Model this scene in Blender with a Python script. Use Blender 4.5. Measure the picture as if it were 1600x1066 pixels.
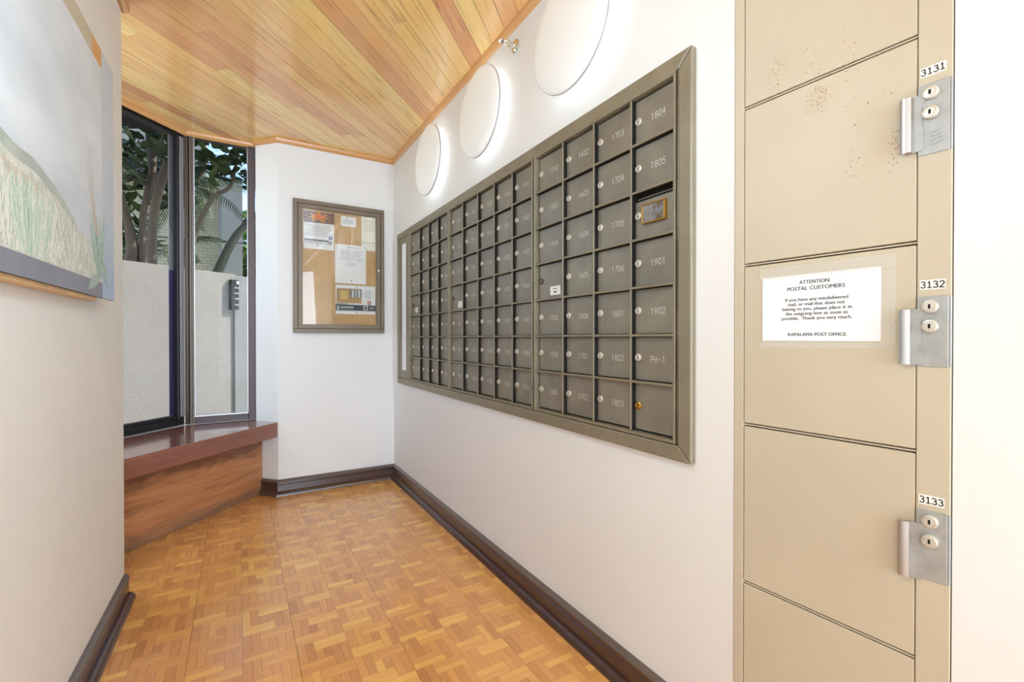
import bpy, bmesh, math, random
from mathutils import Vector, Matrix
random.seed(7)
for o in list(bpy.data.objects): bpy.data.objects.remove(o)
SC = bpy.context.scene
COL = SC.collection
R = math.radians

# ------------------------------------------------------------------ camera
FPX, YAW, PITCH, ROLL, EYE = 716.385, 30.8569, -0.3732, -0.0222, 1.15
cam_d = bpy.data.cameras.new('camera'); cam = bpy.data.objects.new('camera', cam_d); COL.objects.link(cam)
cam_d.sensor_width = 36; cam_d.lens = FPX / 1600 * 36; cam_d.clip_start = .02; cam_d.clip_end = 200
yw, pt, rl = R(YAW), R(PITCH), R(ROLL)
FW = Vector((math.sin(yw) * math.cos(pt), math.cos(yw) * math.cos(pt), math.sin(pt)))
RT0 = Vector((math.cos(yw), -math.sin(yw), 0)); UP0 = RT0.cross(FW)
RT = math.cos(rl) * RT0 + math.sin(rl) * UP0; UP = -math.sin(rl) * RT0 + math.cos(rl) * UP0
cam.matrix_world = Matrix(((RT.x, UP.x, -FW.x, 0), (RT.y, UP.y, -FW.y, 0), (RT.z, UP.z, -FW.z, EYE), (0, 0, 0, 1)))
SC.camera = cam
# ------------------------------------------------------------------ view and light
SC.view_settings.view_transform = 'Standard'; SC.view_settings.look = 'None'
SC.view_settings.gamma = 1; SC.view_settings.use_curve_mapping = False
SC.view_settings.exposure = 0.95
W = bpy.data.worlds.new('sky'); SC.world = W; W.use_nodes = True
wn = W.node_tree.nodes; bg = wn['Background']
sky = wn.new('ShaderNodeTexSky'); sky.sky_type = 'NISHITA'; sky.sun_disc = False
sky.sun_elevation = R(50); sky.sun_rotation = R(120); sky.air_density = 1.0; sky.dust_density = 0.0; sky.ozone_density = 3.0
W.node_tree.links.new(sky.outputs[0], bg.inputs[0]); bg.inputs[1].default_value = 0.27
def sun(name, d, e, col):
    l = bpy.data.lights.new(name, 'SUN'); l.energy = e; l.color = col; l.angle = R(.6)
    o = bpy.data.objects.new(name, l); COL.objects.link(o)
    o.rotation_euler = Vector(d).to_track_quat('-Z', 'Y').to_euler(); return o
sun('sun', (-.72, -.02, -.69), 3.1, (1, .95, .86))
def area(name, loc, d, sx, sy, p, col):
    l = bpy.data.lights.new(name, 'AREA'); l.shape = 'RECTANGLE'; l.size = sx; l.size_y = sy; l.energy = p; l.color = col
    o = bpy.data.objects.new(name, l); COL.objects.link(o); o.location = loc
    o.rotation_euler = Vector(d).to_track_quat('-Z', 'Y').to_euler(); return o
area('rear_daylight_fill', (.33, -4.9, 1.3), (0, 1, 0), 1.45, 2.3, 84, (.62, .80, 1))  # area light added in place of a doorway; the wall behind is closed
area('left_wall_fill', (1.08, -1.1, 1.35), (-1, .62, .22), 1.5, 2.0, 40, (.66, .82, 1))  # unseen area light added to brighten the left wall; no door there
def point(name, loc, rad, p, col):
    l = bpy.data.lights.new(name, 'POINT'); l.shadow_soft_size = rad; l.energy = p; l.color = col
    o = bpy.data.objects.new(name, l); COL.objects.link(o); o.location = loc; return o
point('hall_fill_light', (.18, .85, 1.86), .15, 8.5, (.60, .80, 1))  # unseen point light, added to lift the left wall and ceiling
point('bay_fill_light', (-.95, 2.95, 1.7), .15, 11.5, (.66, .82, 1))  # unseen point light behind the left wall, added to fill the far end

# ------------------------------------------------------------------ node helpers
def lin(c): return tuple(((x / 255) / 12.92 if x / 255 <= .04045 else ((x / 255 + .055) / 1.055) ** 2.4) for x in c) + (1,)
class NT:
    def __init__(s, name):
        s.m = bpy.data.materials.new(name); s.m.use_nodes = True; s.t = s.m.node_tree; s.n = s.t.nodes
        s.b = s.n['Principled BSDF']; s.out = s.n['Material Output']
    def new(s, k, **kw):
        x = s.n.new(k)
        for a, v in kw.items(): setattr(x, a, v)
        return x
    def l(s, a, b): s.t.links.new(a, b)
    def val(s, x, i, v):
        if hasattr(v, 'is_linked'): s.l(v, x.inputs[i])
        else: x.inputs[i].default_value = v
    def math(s, op, a, b=0.0, c=None):
        x = s.new('ShaderNodeMath', operation=op); s.val(x, 0, a); s.val(x, 1, b)
        if c is not None: s.val(x, 2, c)
        return x.outputs[0]
    def noise(s, vec, scale, detail=3, rough=.55, dist=0):
        x = s.new('ShaderNodeTexNoise'); x.inputs['Scale'].default_value = scale; x.inputs['Detail'].default_value = detail
        x.inputs['Roughness'].default_value = rough; x.inputs['Distortion'].default_value = dist
        if vec is not None: s.l(vec, x.inputs['Vector'])
        return x.outputs['Fac']
    def map(s, vec, sc=(1, 1, 1), loc=(0, 0, 0)):
        x = s.new('ShaderNodeMapping'); x.inputs['Scale'].default_value = sc; x.inputs['Location'].default_value = loc
        s.l(vec, x.inputs['Vector']); return x.outputs[0]
    def ramp(s, f, stops, interp='LINEAR'):
        x = s.new('ShaderNodeValToRGB'); e = x.color_ramp.elements; x.color_ramp.interpolation = interp
        while len(e) < len(stops): e.new(.5)
        for i, (p, c) in enumerate(stops): e[i].position = p; e[i].color = c if len(c) == 4 else lin(c)
        s.val(x, 0, f); return x.outputs[0]
    def mix(s, f, a, b, mode='MIX'):
        x = s.new('ShaderNodeMix', data_type='RGBA', blend_type=mode)
        s.val(x, 0, f)
        for i, v in ((6, a), (7, b)):
            if hasattr(v, 'is_linked'): s.l(v, x.inputs[i])
            else: x.inputs[i].default_value = v
        return x.outputs[2]
    def bump(s, h, st=.2, d=.01):
        x = s.new('ShaderNodeBump'); x.inputs['Strength'].default_value = st; x.inputs['Distance'].default_value = d
        s.l(h, x.inputs['Height']); s.l(x.outputs[0], s.b.inputs['Normal'])
    def attr(s, n):
        x = s.new('ShaderNodeAttribute'); x.attribute_name = n; return x
    def pos(s): return s.new('ShaderNodeNewGeometry').outputs['Position']
    def uv(s):
        x = s.new('ShaderNodeUVMap'); x.uv_map = 'UVMap'; return x.outputs[0]
def simple(name, rgb, rough=.5, metal=0, spec=.5, bump=0, bscale=200, var=0, vscale=4, coat=0, emit=0):
    n = NT(name); b = n.b
    b.inputs['Roughness'].default_value = rough; b.inputs['Metallic'].default_value = metal
    b.inputs['Specular IOR Level'].default_value = spec; b.inputs['Coat Weight'].default_value = coat
    c = lin(rgb); b.inputs['Base Color'].default_value = c
    if var:
        f = n.noise(n.pos(), vscale, 4, .6)
        lo = tuple(x * (1 - var) for x in c[:3]) + (1,); hi = tuple(min(1, x * (1 + var)) for x in c[:3]) + (1,)
        n.l(n.ramp(f, [(.3, lo), (.7, hi)]), b.inputs['Base Color'])
    if bump: n.bump(n.noise(n.pos(), bscale, 3, .6), bump, .002)
    if emit: b.inputs['Emission Color'].default_value = c; b.inputs['Emission Strength'].default_value = emit
    return n.m
def wood(name, pal, rough=.35, su=3, sv=60, fig=0.35, coat=0, streak=None, bump=.05, sat_noise=None, dist=1.2):
    """uv: u along the grain in metres; attribute rnd: one number for each piece"""
    n = NT(name); uv = n.uv(); r = n.attr('rnd').outputs['Fac']
    g1 = n.noise(n.map(uv, (su, sv, 1)), 1, 4, .6, dist)
    g2 = n.noise(n.map(uv, (su * 6, sv * 7, 1)), 1, 3, .6)
    f = n.math('ADD', n.math('MULTIPLY', r, 1 - fig), n.math('MULTIPLY', n.math('ADD', n.math('MULTIPLY', g1, .75), n.math('MULTIPLY', g2, .25)), fig))
    k = len(pal); c = n.ramp(f, [(i / (k - 1) * .84 + .08, p) for i, p in enumerate(pal)])
    if streak:
        s1 = n.noise(n.map(uv, (su * .8, sv * .55, 1), (3, 9, 0)), 1, 5, .65, 2.2)
        c = n.mix(n.ramp(s1, [(streak[1], (0, 0, 0, 1)), (streak[2], (1, 1, 1, 1))]), c, lin(streak[0]))
    n.l(c, n.b.inputs['Base Color'])
    n.b.inputs['Coat Weight'].default_value = coat; n.b.inputs['Coat Roughness'].default_value = .12
    n.l(n.math('ADD', rough - .06, n.math('MULTIPLY', g1, .12)), n.b.inputs['Roughness'])
    if bump: n.bump(g2, bump, .002)
    return n.m

# ------------------------------------------------------------------ materials
M = {}
def wallmat(name, rgb):
    n = NT(name); p = n.pos(); f = n.noise(p, 1.6, 4, .6); c = lin(rgb)
    lo = tuple(x * .965 for x in c[:3]) + (1,)
    n.l(n.ramp(f, [(.3, lo), (.65, c)]), n.b.inputs['Base Color']); n.b.inputs['Roughness'].default_value = .6
    n.b.inputs['Specular IOR Level'].default_value = .25
    n.bump(n.math('ADD', n.noise(p, 9, 3, .5), n.math('MULTIPLY', n.noise(p, 160, 2), .12)), .12, .006); return n.m
M['wall'] = wallmat('white_plaster', (238, 236, 233))
M['wall_left'] = wallmat('cream_plaster', (243, 239, 231))
M['parquet'] = wood('parquet_oak', [(196, 130, 76), (214, 148, 86), (226, 160, 94), (234, 168, 94), (248, 190, 104), (252, 200, 112)], .26, 14, 180, .26, .55, bump=.03)
M['ceiling'] = wood('ceiling_planks', [(200, 134, 90), (232, 166, 108), (248, 194, 120), (255, 212, 130), (255, 224, 144)], .30, 1.6, 42, .40, .9, streak=((146, 84, 54), .54, .80), bump=.03)
M['crown'] = wood('crown_wood', [(188, 128, 76), (212, 154, 94), (228, 174, 112)], .35, 2, 60, .6, .3)
M['bench_top'] = wood('bench_top_koa', [(104, 58, 44), (142, 86, 66), (168, 106, 82)], .20, 1.2, 24, .9, 1.0, bump=.01)
M['bench_panel'] = wood('bench_panel_koa', [(134, 82, 52), (180, 118, 76), (206, 144, 98), (218, 162, 114)], .40, .9, 11, .95, .3, streak=((104, 62, 42), .52, .78), bump=.04, dist=2.4)
def bench_wear():
    m = M['bench_panel']; t = m.node_tree; b = t.nodes['Principled BSDF']; src = b.inputs['Base Color'].links[0].from_socket
    n = NT('tmp'); bpy.data.materials.remove(n.m)
    class K(NT):
        def __init__(s): s.m = m; s.t = t; s.n = t.nodes; s.b = b
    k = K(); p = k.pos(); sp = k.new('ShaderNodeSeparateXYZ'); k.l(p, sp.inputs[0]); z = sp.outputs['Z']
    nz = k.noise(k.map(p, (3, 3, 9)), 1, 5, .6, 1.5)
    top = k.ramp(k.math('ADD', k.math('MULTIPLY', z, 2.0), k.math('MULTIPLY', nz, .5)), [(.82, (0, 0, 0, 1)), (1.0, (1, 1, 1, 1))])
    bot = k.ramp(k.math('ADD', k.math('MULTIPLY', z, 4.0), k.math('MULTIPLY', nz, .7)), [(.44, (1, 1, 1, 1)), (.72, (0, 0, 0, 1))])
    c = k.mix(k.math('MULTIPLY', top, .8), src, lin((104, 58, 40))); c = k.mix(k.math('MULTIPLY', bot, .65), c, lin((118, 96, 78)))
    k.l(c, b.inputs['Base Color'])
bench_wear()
M['base'] = wood('baseboard_walnut', [(44, 28, 22), (72, 46, 34), (104, 68, 50)], .33, 1.5, 60, .9, .45)
M['base_cap'] = wood('baseboard_cap', [(70, 58, 50), (104, 90, 80), (128, 114, 104)], .35, 1.5, 60, .9, .3)
def bronze(name, a, b_, rough=.42):
    n = NT(name); p = n.pos(); f = n.noise(p, 7, 5, .65, .6)
    n.l(n.ramp(f, [(.3, a), (.72, b_)]), n.b.inputs['Base Color'])
    n.b.inputs['Metallic'].default_value = .35; n.l(n.math('ADD', rough - .1, n.math('MULTIPLY', f, .25)), n.b.inputs['Roughness'])
    return n.m
M['bronze'] = bronze('bronze_paint', (136, 127, 108), (154, 144, 122))
M['bronze_door'] = bronze('bronze_door_paint', (134, 127, 115), (156, 148, 132), .42)
M['bronze_dark'] = bronze('bronze_inside_shade', (30, 28, 26), (44, 42, 38), .7)  # cabinet inside; on the webs it also carries the recess shadow
M['hinge'] = bronze('hinge_steel', (60, 56, 48), (150, 142, 126), .35)
M['black'] = simple('black_gap', (14, 13, 12), .8)
M['nickel'] = simple('nickel', (214, 208, 196), .38, .55)
M['nickel_dark'] = simple('tarnished_nickel', (112, 108, 100), .4, .9)
M['plate_grey'] = simple('worn_grey_plate', (150, 146, 140), .4, .5, var=.2, vscale=60)
_r = NT('rusted_plate'); _r.l(_r.ramp(_r.noise(_r.pos(), 55, 5, .7), [(.35, (96, 72, 48)), (.5, (112, 108, 102)), (.65, (128, 140, 150))]), _r.b.inputs['Base Color']); _r.b.inputs['Roughness'].default_value = .5; M['plate_rust'] = _r.m
M['brass'] = simple('brass', (206, 160, 84), .28, .95)
M['white_print'] = simple('white_engraving', (222, 220, 214), .7)
M['ink'] = simple('black_ink', (44, 44, 48), .7)
M['paper'] = simple('paper', (244, 245, 247), .7)
M['label'] = simple('cream_label', (250, 246, 236), .5)
M['steel'] = simple('brushed_steel', (172, 172, 168), .5, .45, var=.12, vscale=30)
M['steel_bright'] = simple('steel_pull', (206, 206, 208), .28, .85)
M['chrome'] = simple('chrome', (230, 228, 222), .1, 1)
M['frame_dark'] = simple('dark_aluminium', (46, 44, 44), .35, .5)
M['frame_brown'] = simple('brown_aluminium', (98, 84, 72), .4, .4)
M['frame_maroon'] = simple('maroon_aluminium', (70, 54, 52), .4, .3)
M['frame_light'] = simple('bare_aluminium', (196, 196, 198), .35, .6)
M['lit_grey'] = simple('grey_light_tone', (152, 150, 156), .4, .3)  # grey with light painted in: lit stile edge and upper glass reflection
M['reflection_violet'] = simple('violet_reflection', (78, 70, 112), .35, .2)  # colour of the frame's reflection in the glass, painted on a strip
M['cab'] = bronze('cabinet_bronze', (112, 98, 82), (130, 116, 98), .45)
M['cork'] = simple('tan_cork', (206, 168, 118), .8, var=.08, vscale=9, bump=.1, bscale=400)
M['canvas_side'] = simple('canvas_edge', (54, 50, 58), .6)
M['frame_pine'] = simple('pine_strip', (222, 180, 128), .5, var=.15, vscale=12)
def glass(name, tint=(1, 1, 1, 1), refl=1.0):
    n = NT(name); n.n.remove(n.b)
    t = n.new('ShaderNodeBsdfTransparent'); t.inputs[0].default_value = tint
    g = n.new('ShaderNodeBsdfGlossy'); g.inputs['Roughness'].default_value = .01
    lw = n.new('ShaderNodeLayerWeight'); lw.inputs[0].default_value = .5
    m = n.new('ShaderNodeMixShader'); n.l(n.math('MULTIPLY', n.math('ADD', .04, n.math('MULTIPLY', n.math('POWER', lw.outputs['Facing'], 5), .96)), refl), m.inputs[0])
    n.l(t.outputs[0], m.inputs[1]); n.l(g.outputs[0], m.inputs[2]); n.l(m.outputs[0], n.out.inputs[0]); return n.m
M['glass'] = glass('window_glass', (.98, .99, .99, 1), .06)
M['glass_cab'] = glass('cabinet_glass', (.98, .98, .97, 1), 1.0)
M['tape'] = simple('clear_tape', (250, 246, 236), .2); M['tape'].node_tree.nodes['Principled BSDF'].inputs['Alpha'].default_value = .22
def lockermat():
    n = NT('beige_enamel'); p = n.pos()
    c = n.ramp(n.noise(p, 2.2, 4, .6), [(.3, (196, 183, 159)), (.7, (205, 192, 168))])
    v = n.new('ShaderNodeTexVoronoi', feature='F1'); v.inputs['Scale'].default_value = 230; n.l(p, v.inputs['Vector'])
    v2 = n.new('ShaderNodeTexVoronoi', feature='F1'); v2.inputs['Scale'].default_value = 130; n.l(n.map(p, (1, 1, 1), (3, 1, 2)), v2.inputs['Vector'])
    size = n.new('ShaderNodeSeparateColor'); n.l(v.outputs['Color'], size.inputs[0])
    size2 = n.new('ShaderNodeSeparateColor'); n.l(v2.outputs['Color'], size2.inputs[0])
    tot = None
    for (cx, cy, cz, r, st) in [(1.111, .60, 1.780, .075, .34), (1.117, .505, 1.755, .075, .30), (1.115, .526, 1.684, .040, 1.0), (1.120, .450, 1.62, .06, .14), (1.122, .401, 1.540, .045, .75), (1.120, .43, 1.51, .06, .34), (1.123, .398, 1.185, .028, .5)]:
        d = n.new('ShaderNodeVectorMath', operation='DISTANCE'); n.l(p, d.inputs[0]); d.inputs[1].default_value = (cx, cy, cz)
        mr = n.new('ShaderNodeMapRange'); n.l(d.outputs['Value'], mr.inputs[0]); mr.inputs[1].default_value = r; mr.inputs[2].default_value = r * .25
        mr.inputs[3].default_value = 0; mr.inputs[4].default_value = st
        tot = mr.outputs[0] if tot is None else n.math('MAXIMUM', tot, mr.outputs[0])
    def spots(vv, sz, k, r0):
        keep = n.math('LESS_THAN', sz, n.math('MULTIPLY', tot, k))
        return n.math('MULTIPLY', keep, n.math('LESS_THAN', vv.outputs['Distance'], r0))
    s = n.math('MAXIMUM', spots(v, size.outputs[0], .55, .27), spots(v2, size2.outputs[1], .16, .20))
    c2 = n.mix(n.math('MULTIPLY', tot, .16), c, lin((190, 150, 96)))
    n.l(n.mix(n.math('MULTIPLY', s, .85), c2, lin((112, 76, 40))), n.b.inputs['Base Color'])
    n.b.inputs['Roughness'].default_value = .52; n.bump(n.noise(p, 260, 2), .05, .001); return n.m
M['locker'] = lockermat()
M['locker_gap'] = simple('locker_gap', (96, 72, 40), .7)
def stucco(name, rgb, sc=60, st=.3):
    n = NT(name); p = n.pos(); a = n.noise(p, sc, 5, .7); b = n.noise(p, 1.5, 4, .6); c = lin(rgb)
    n.l(n.ramp(n.math('ADD', n.math('MULTIPLY', a, .5), n.math('MULTIPLY', b, .5)), [(.3, tuple(x * .8 for x in c[:3]) + (1,)), (.65, c)]), n.b.inputs['Base Color'])
    n.b.inputs['Roughness'].default_value = .9; n.bump(a, st, .02); return n.m
M['stucco'] = stucco('rough_stucco', (166, 158, 150))
M['stucco_shade'] = stucco('shaded_stucco', (150, 148, 144))  # darker copy of the stucco, shade put into the colour
M['bark'] = stucco('grey_bark', (118, 104, 90), 25, .6)
M['bark_dark'] = stucco('dark_bark', (78, 82, 68), 25, .6)
M['soil'] = stucco('soil', (90, 76, 60), 20)
def leafmat(name, a, b_):
    n = NT(name); oi = n.new('ShaderNodeObjectInfo'); r = n.attr('rnd').outputs['Fac']
    f = n.math('FRACT', n.math('ADD', oi.outputs['Random'], r))
    n.l(n.ramp(f, [(0, a), (1, b_)]), n.b.inputs['Base Color']); n.b.inputs['Roughness'].default_value = .4
    n.b.inputs['Transmission Weight'].default_value = 0; return n.m
M['leaf'] = leafmat('dark_leaf', (34, 50, 26), (84, 104, 60))
M['palm'] = leafmat('palm_leaf', (50, 66, 44), (128, 138, 100))
M['hedge'] = leafmat('bright_leaf', (70, 110, 50), (140, 176, 90))
def blockwall():
    n = NT('cream_block_wall'); p = n.pos(); b = n.new('ShaderNodeTexBrick'); 
    n.l(n.map(n.new('ShaderNodeTexCoord').outputs['Generated'], (1, 1, 1)), b.inputs['Vector'])
    return n.m
def blockmat(name, a, b_, mort):
    n = NT(name); br = n.new('ShaderNodeTexBrick'); n.l(n.uv(), br.inputs['Vector'])
    br.inputs['Color1'].default_value = lin(a); br.inputs['Color2'].default_value = lin(b_); br.inputs['Mortar'].default_value = lin(mort)
    br.inputs['Scale'].default_value = 1; br.inputs['Brick Width'].default_value = .15; br.inputs['Row Height'].default_value = .06; br.inputs['Mortar Size'].default_value = .005
    n.l(br.outputs['Color'], n.b.inputs['Base Color']); n.b.inputs['Roughness'].default_value = .85; return n.m
M['block'] = blockmat('cream_block', (206, 194, 164), (196, 184, 154), (160, 148, 122))
M['render_grey'] = stucco('grey_render', (168, 162, 148), 8, .1)

# ------------------------------------------------------------------ mesh builder
class MB:
    def __init__(s): s.v = []; s.f = []; s.uv = []; s.r = []; s.c = []
    def face(s, idx, uv, r=0.5, c=None): s.f.append(idx); s.uv.append(uv); s.r.append(r); s.c.append(c)
    def mesh_from(s, vs, fs, g=0, r=None, T=None, c=None):
        """vs in a local frame; uv from that frame with grain axis g; T to world"""
        if r is None: r = random.random()
        ou, ov = r * 17.3, r * 31.7; b = len(s.v)
        L = [Vector(v) for v in vs]
        s.v += [tuple(T @ v) if T is not None else tuple(v) for v in L]
        for f in fs:
            nrm = Vector((0, 0, 0)); k = len(f)
            for i in range(k):
                p, q = L[f[i]], L[f[(i + 1) % k]]
                nrm += Vector(((p.y - q.y) * (p.z + q.z), (p.z - q.z) * (p.x + q.x), (p.x - q.x) * (p.y + q.y)))
            a = max(range(3), key=lambda i: abs(nrm[i])); o = [i for i in range(3) if i != a]
            ua = g if g in o else o[0]; va = [i for i in o if i != ua][0]
            s.face([b + i for i in f], [(L[i][ua] + ou, L[i][va] + ov) for i in f], r, c)
        return s
    def box(s, lo, hi, T=None, g=0, r=None, ch=0, c=None):
        if ch <= 0:
            x0, y0, z0 = lo; x1, y1, z1 = hi
            vs = [(x0, y0, z0), (x1, y0, z0), (x1, y1, z0), (x0, y1, z0), (x0, y0, z1), (x1, y0, z1), (x1, y1, z1), (x0, y1, z1)]
            fs = [(3, 2, 1, 0), (4, 5, 6, 7), (0, 1, 5, 4), (1, 2, 6, 5), (2, 3, 7, 6), (3, 0, 4, 7)]
        else:
            bm = bmesh.new(); bmesh.ops.create_cube(bm, size=1)
            for v in bm.verts:
                for i in range(3): v.co[i] = lo[i] if v.co[i] < 0 else hi[i]
            bmesh.ops.bevel(bm, geom=bm.edges[:], offset=ch, segments=1 if ch < .003 else 2, affect='EDGES', clamp_overlap=True)
            bm.verts.index_update(); vs = [tuple(v.co) for v in bm.verts]; fs = [tuple(v.index for v in f.verts) for f in bm.faces]; bm.free()
        return s.mesh_from(vs, fs, g, r, T, c)
    def prism(s, poly, z0, z1, T=None, g=0, r=None):
        """poly: ccw list of (x,y)"""
        n = len(poly); vs = [(x, y, z0) for x, y in poly] + [(x, y, z1) for x, y in poly]
        fs = [tuple(range(n))[::-1], tuple(range(n, 2 * n))] + [(i, (i + 1) % n, n + (i + 1) % n, n + i) for i in range(n)]
        return s.mesh_from(vs, fs, g, r, T)
    def sweep(s, prof, path, z=0, g=0, r=None, closed=False):
        """prof: (out, up) ccw outline; path: list of (x,y, nx,ny) with mitred outward vectors"""
        if r is None: r = random.random()
        n = len(prof); b = len(s.v); acc = 0; us = [0]
        for i in range(1, len(path)): acc += math.dist(path[i][:2], path[i - 1][:2]); us.append(acc)
        vv = [0]
        for i in range(1, n + 1): vv.append(vv[-1] + math.dist(prof[i % n], prof[i - 1]))
        for (x, y, nx, ny) in path:
            for (o, u) in prof: s.v.append((x + nx * o, y + ny * o, z + u))
        for i in range(len(path) - 1):
            for j in range(n):
                k = (j + 1) % n
                s.face([b + i * n + j, b + i * n + k, b + (i + 1) * n + k, b + (i + 1) * n + j],
                       [(us[i], vv[j]), (us[i], vv[j + 1]), (us[i + 1], vv[j + 1]), (us[i + 1], vv[j])], r)
        s.face([b + j for j in range(n)][::-1], [(prof[j][0], prof[j][1]) for j in range(n)][::-1], r)
        e = b + (len(path) - 1) * n
        s.face([e + j for j in range(n)], [(prof[j][0], prof[j][1]) for j in range(n)], r); return s
    def lathe(s, prof, T, seg=32, r=.5, cap=True):
        """prof: (radius, height) along local z"""
        b = len(s.v); n = len(prof)
        for k in range(seg):
            a = 2 * math.pi * k / seg
            for (q, h) in prof: s.v.append(tuple(T @ Vector((q * math.cos(a), q * math.sin(a), h))))
        for k in range(seg):
            k2 = (k + 1) % seg
            for j in range(n - 1):
                s.face([b + k * n + j, b + k2 * n + j, b + k2 * n + j + 1, b + k * n + j + 1], [(0, 0)] * 4, r)
        if cap:
            s.face([b + k * n for k in range(seg)][::-1], [(0, 0)] * seg, r)
            s.face([b + k * n + n - 1 for k in range(seg)], [(0, 0)] * seg, r)
        return s
    def tube(s, pts, rad, seg=8, r=.5):
        b = len(s.v); P = [Vector(p) for p in pts]; n = len(P)
        rad = rad if isinstance(rad, (list, tuple)) else [rad] * n
        a = None
        for i, p in enumerate(P):
            d = (P[min(i + 1, n - 1)] - P[max(i - 1, 0)]).normalized()
            if a is None: a = d.cross(Vector((0, 0, 1)) if abs(d.z) < .9 else Vector((1, 0, 0)))
            a = (a - d * a.dot(d)).normalized(); c = d.cross(a)
            for k in range(seg):
                t = 2 * math.pi * k / seg; s.v.append(tuple(p + rad[i] * (math.cos(t) * a + math.sin(t) * c)))
        for i in range(n - 1):
            for k in range(seg):
                k2 = (k + 1) % seg
                s.face([b + i * seg + k, b + i * seg + k2, b + (i + 1) * seg + k2, b + (i + 1) * seg + k], [(0, 0)] * 4, r)
        s.face([b + k for k in range(seg)][::-1], [(0, 0)] * seg, r); s.face([b + (n - 1) * seg + k for k in range(seg)], [(0, 0)] * seg, r)
        return s
def worg(o):
    v = Vector((0, 0, 0))
    while o is not None: v += o.location; o = o.parent
    return v
def obj(name, mb, mat, parent=None, origin=None, smooth=False):
    """link the builder's content (world coordinates) as one mesh object"""
    org = Vector(origin) if origin is not None else (worg(parent) if parent is not None else Vector((0, 0, 0)))
    me = bpy.data.meshes.new(name); me.from_pydata([tuple(Vector(v) - org) for v in mb.v], [], mb.f)
    uvl = me.uv_layers.new(name='UVMap'); i = 0
    flat = [c for u in mb.uv for p in u for c in p]; uvl.data.foreach_set('uv', flat)
    at = me.attributes.new('rnd', 'FLOAT', 'FACE'); at.data.foreach_set('value', mb.r)
    if mb.c and mb.c[0] is not None:
        ca = me.attributes.new('col', 'FLOAT_COLOR', 'CORNER'); fl = []
        for f, c in zip(mb.f, mb.c): fl += list(c) * len(f)
        ca.data.foreach_set('color', fl)
    if smooth: me.shade_smooth(); me.set_sharp_from_angle(angle=R(40))
    if isinstance(mat, (list, tuple)):
        for m_ in mat: me.materials.append(M[m_])
    else: me.materials.append(M[mat])
    bm = bmesh.new(); bm.from_mesh(me); bmesh.ops.recalc_face_normals(bm, faces=bm.faces) if len(bm.faces) < 60000 else None; bm.to_mesh(me); bm.free()
    o = bpy.data.objects.new(name, me); COL.objects.link(o)
    o.location = org - (worg(parent) if parent is not None else Vector((0, 0, 0)))
    if parent is not None: o.parent = parent
    return o
def tag(o, label, cat, group=None):
    o['label'] = label; o['category'] = cat
    if group: o['group'] = group
    return o
def thing(name, label, cat, loc, group=None):
    o = bpy.data.objects.new(name, None); COL.objects.link(o); o.location = loc; o.empty_display_size = .05
    return tag(o, label, cat, group)
def struct(o): o['kind'] = 'structure'; return o
def stuff(o): o['kind'] = 'stuff'; return o
def sempty(name, loc):
    o = bpy.data.objects.new(name, None); COL.objects.link(o); o.location = loc; o.empty_display_size = .05; return struct(o)
def link_copy(src, parent, world, rot=None, scale=None):
    c = src.copy(); COL.objects.link(c); c.parent = parent; c.location = Vector(world) - worg(parent)
    if rot: c.rotation_euler = rot
    if scale: c.scale = scale
    return c
def frame(o, u, v):
    """4x4 with local x=u, y=v, z=u x v at o"""
    u = Vector(u).normalized(); v = Vector(v).normalized(); w = u.cross(v)
    return Matrix(((u.x, v.x, w.x, o[0]), (u.y, v.y, w.y, o[1]), (u.z, v.z, w.z, o[2]), (0, 0, 0, 1)))
def clip(poly, nx, ny, d):
    """keep nx*x+ny*y<=d"""
    out = []
    for i in range(len(poly)):
        p, q = poly[i], poly[(i + 1) % len(poly)]; a = nx * p[0] + ny * p[1] - d; b = nx * q[0] + ny * q[1] - d
        if a <= 0: out.append(p)
        if (a < 0 < b) or (b < 0 < a): t = a / (a - b); out.append((p[0] + t * (q[0] - p[0]), p[1] + t * (q[1] - p[1])))
    return out
def parea(p): return .5 * sum(p[i][0] * p[(i + 1) % len(p)][1] - p[(i + 1) % len(p)][0] * p[i][1] for i in range(len(p))) if len(p) > 2 else 0
# single-stroke lettering, unit height, pen width w
def arc(cx, cy, rx, ry, a0, a1, n=8): return [(cx + rx * math.cos(R(a0 + (a1 - a0) * i / n)), cy + ry * math.sin(R(a0 + (a1 - a0) * i / n))) for i in range(n + 1)]
ST = {'0': [arc(.3, .5, .28, .5, 90, 450, 16)], '1': [[(.15, .82), (.32, 1), (.32, 0)]],
      '2': [arc(.3, .72, .27, .28, 160, -30, 8) + [(.03, 0), (.58, 0)]],
      '3': [arc(.28, .76, .24, .24, 150, -90, 8) + arc(.28, .27, .28, .27, 80, -150, 8)],
      '4': [[(.42, 0), (.42, 1), (.02, .3), (.6, .3)]],
      '5': [[(.52, 1), (.1, 1), (.06, .55)] + arc(.28, .32, .28, .32, 130, -150, 10)],
      '6': [[(.45, 1), (.1, .5)] + arc(.3, .29, .27, .29, 160, -200, 14)], '7': [[(.03, 1), (.57, 1), (.2, 0)]],
      '8': [arc(.3, .76, .22, .24, -90, 270, 14), arc(.3, .27, .28, .27, 90, 450, 14)],
      '9': [arc(.3, .7, .27, .29, 340, -20, 14) + [(.2, 0)]],
      'P': [[(.08, 0), (.08, 1), (.38, 1)] + arc(.38, .75, .2, .25, 90, -90, 6) + [(.08, .5)]],
      'H': [[(.06, 0), (.06, 1)], [(.56, 0), (.56, 1)], [(.06, .5), (.56, .5)]], '-': [[(.1, .5), (.5, .5)]],
      'I': [[(.3, 0), (.3, 1)]], 's': [[(.15, 0), (.5, 0)]]}
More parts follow.
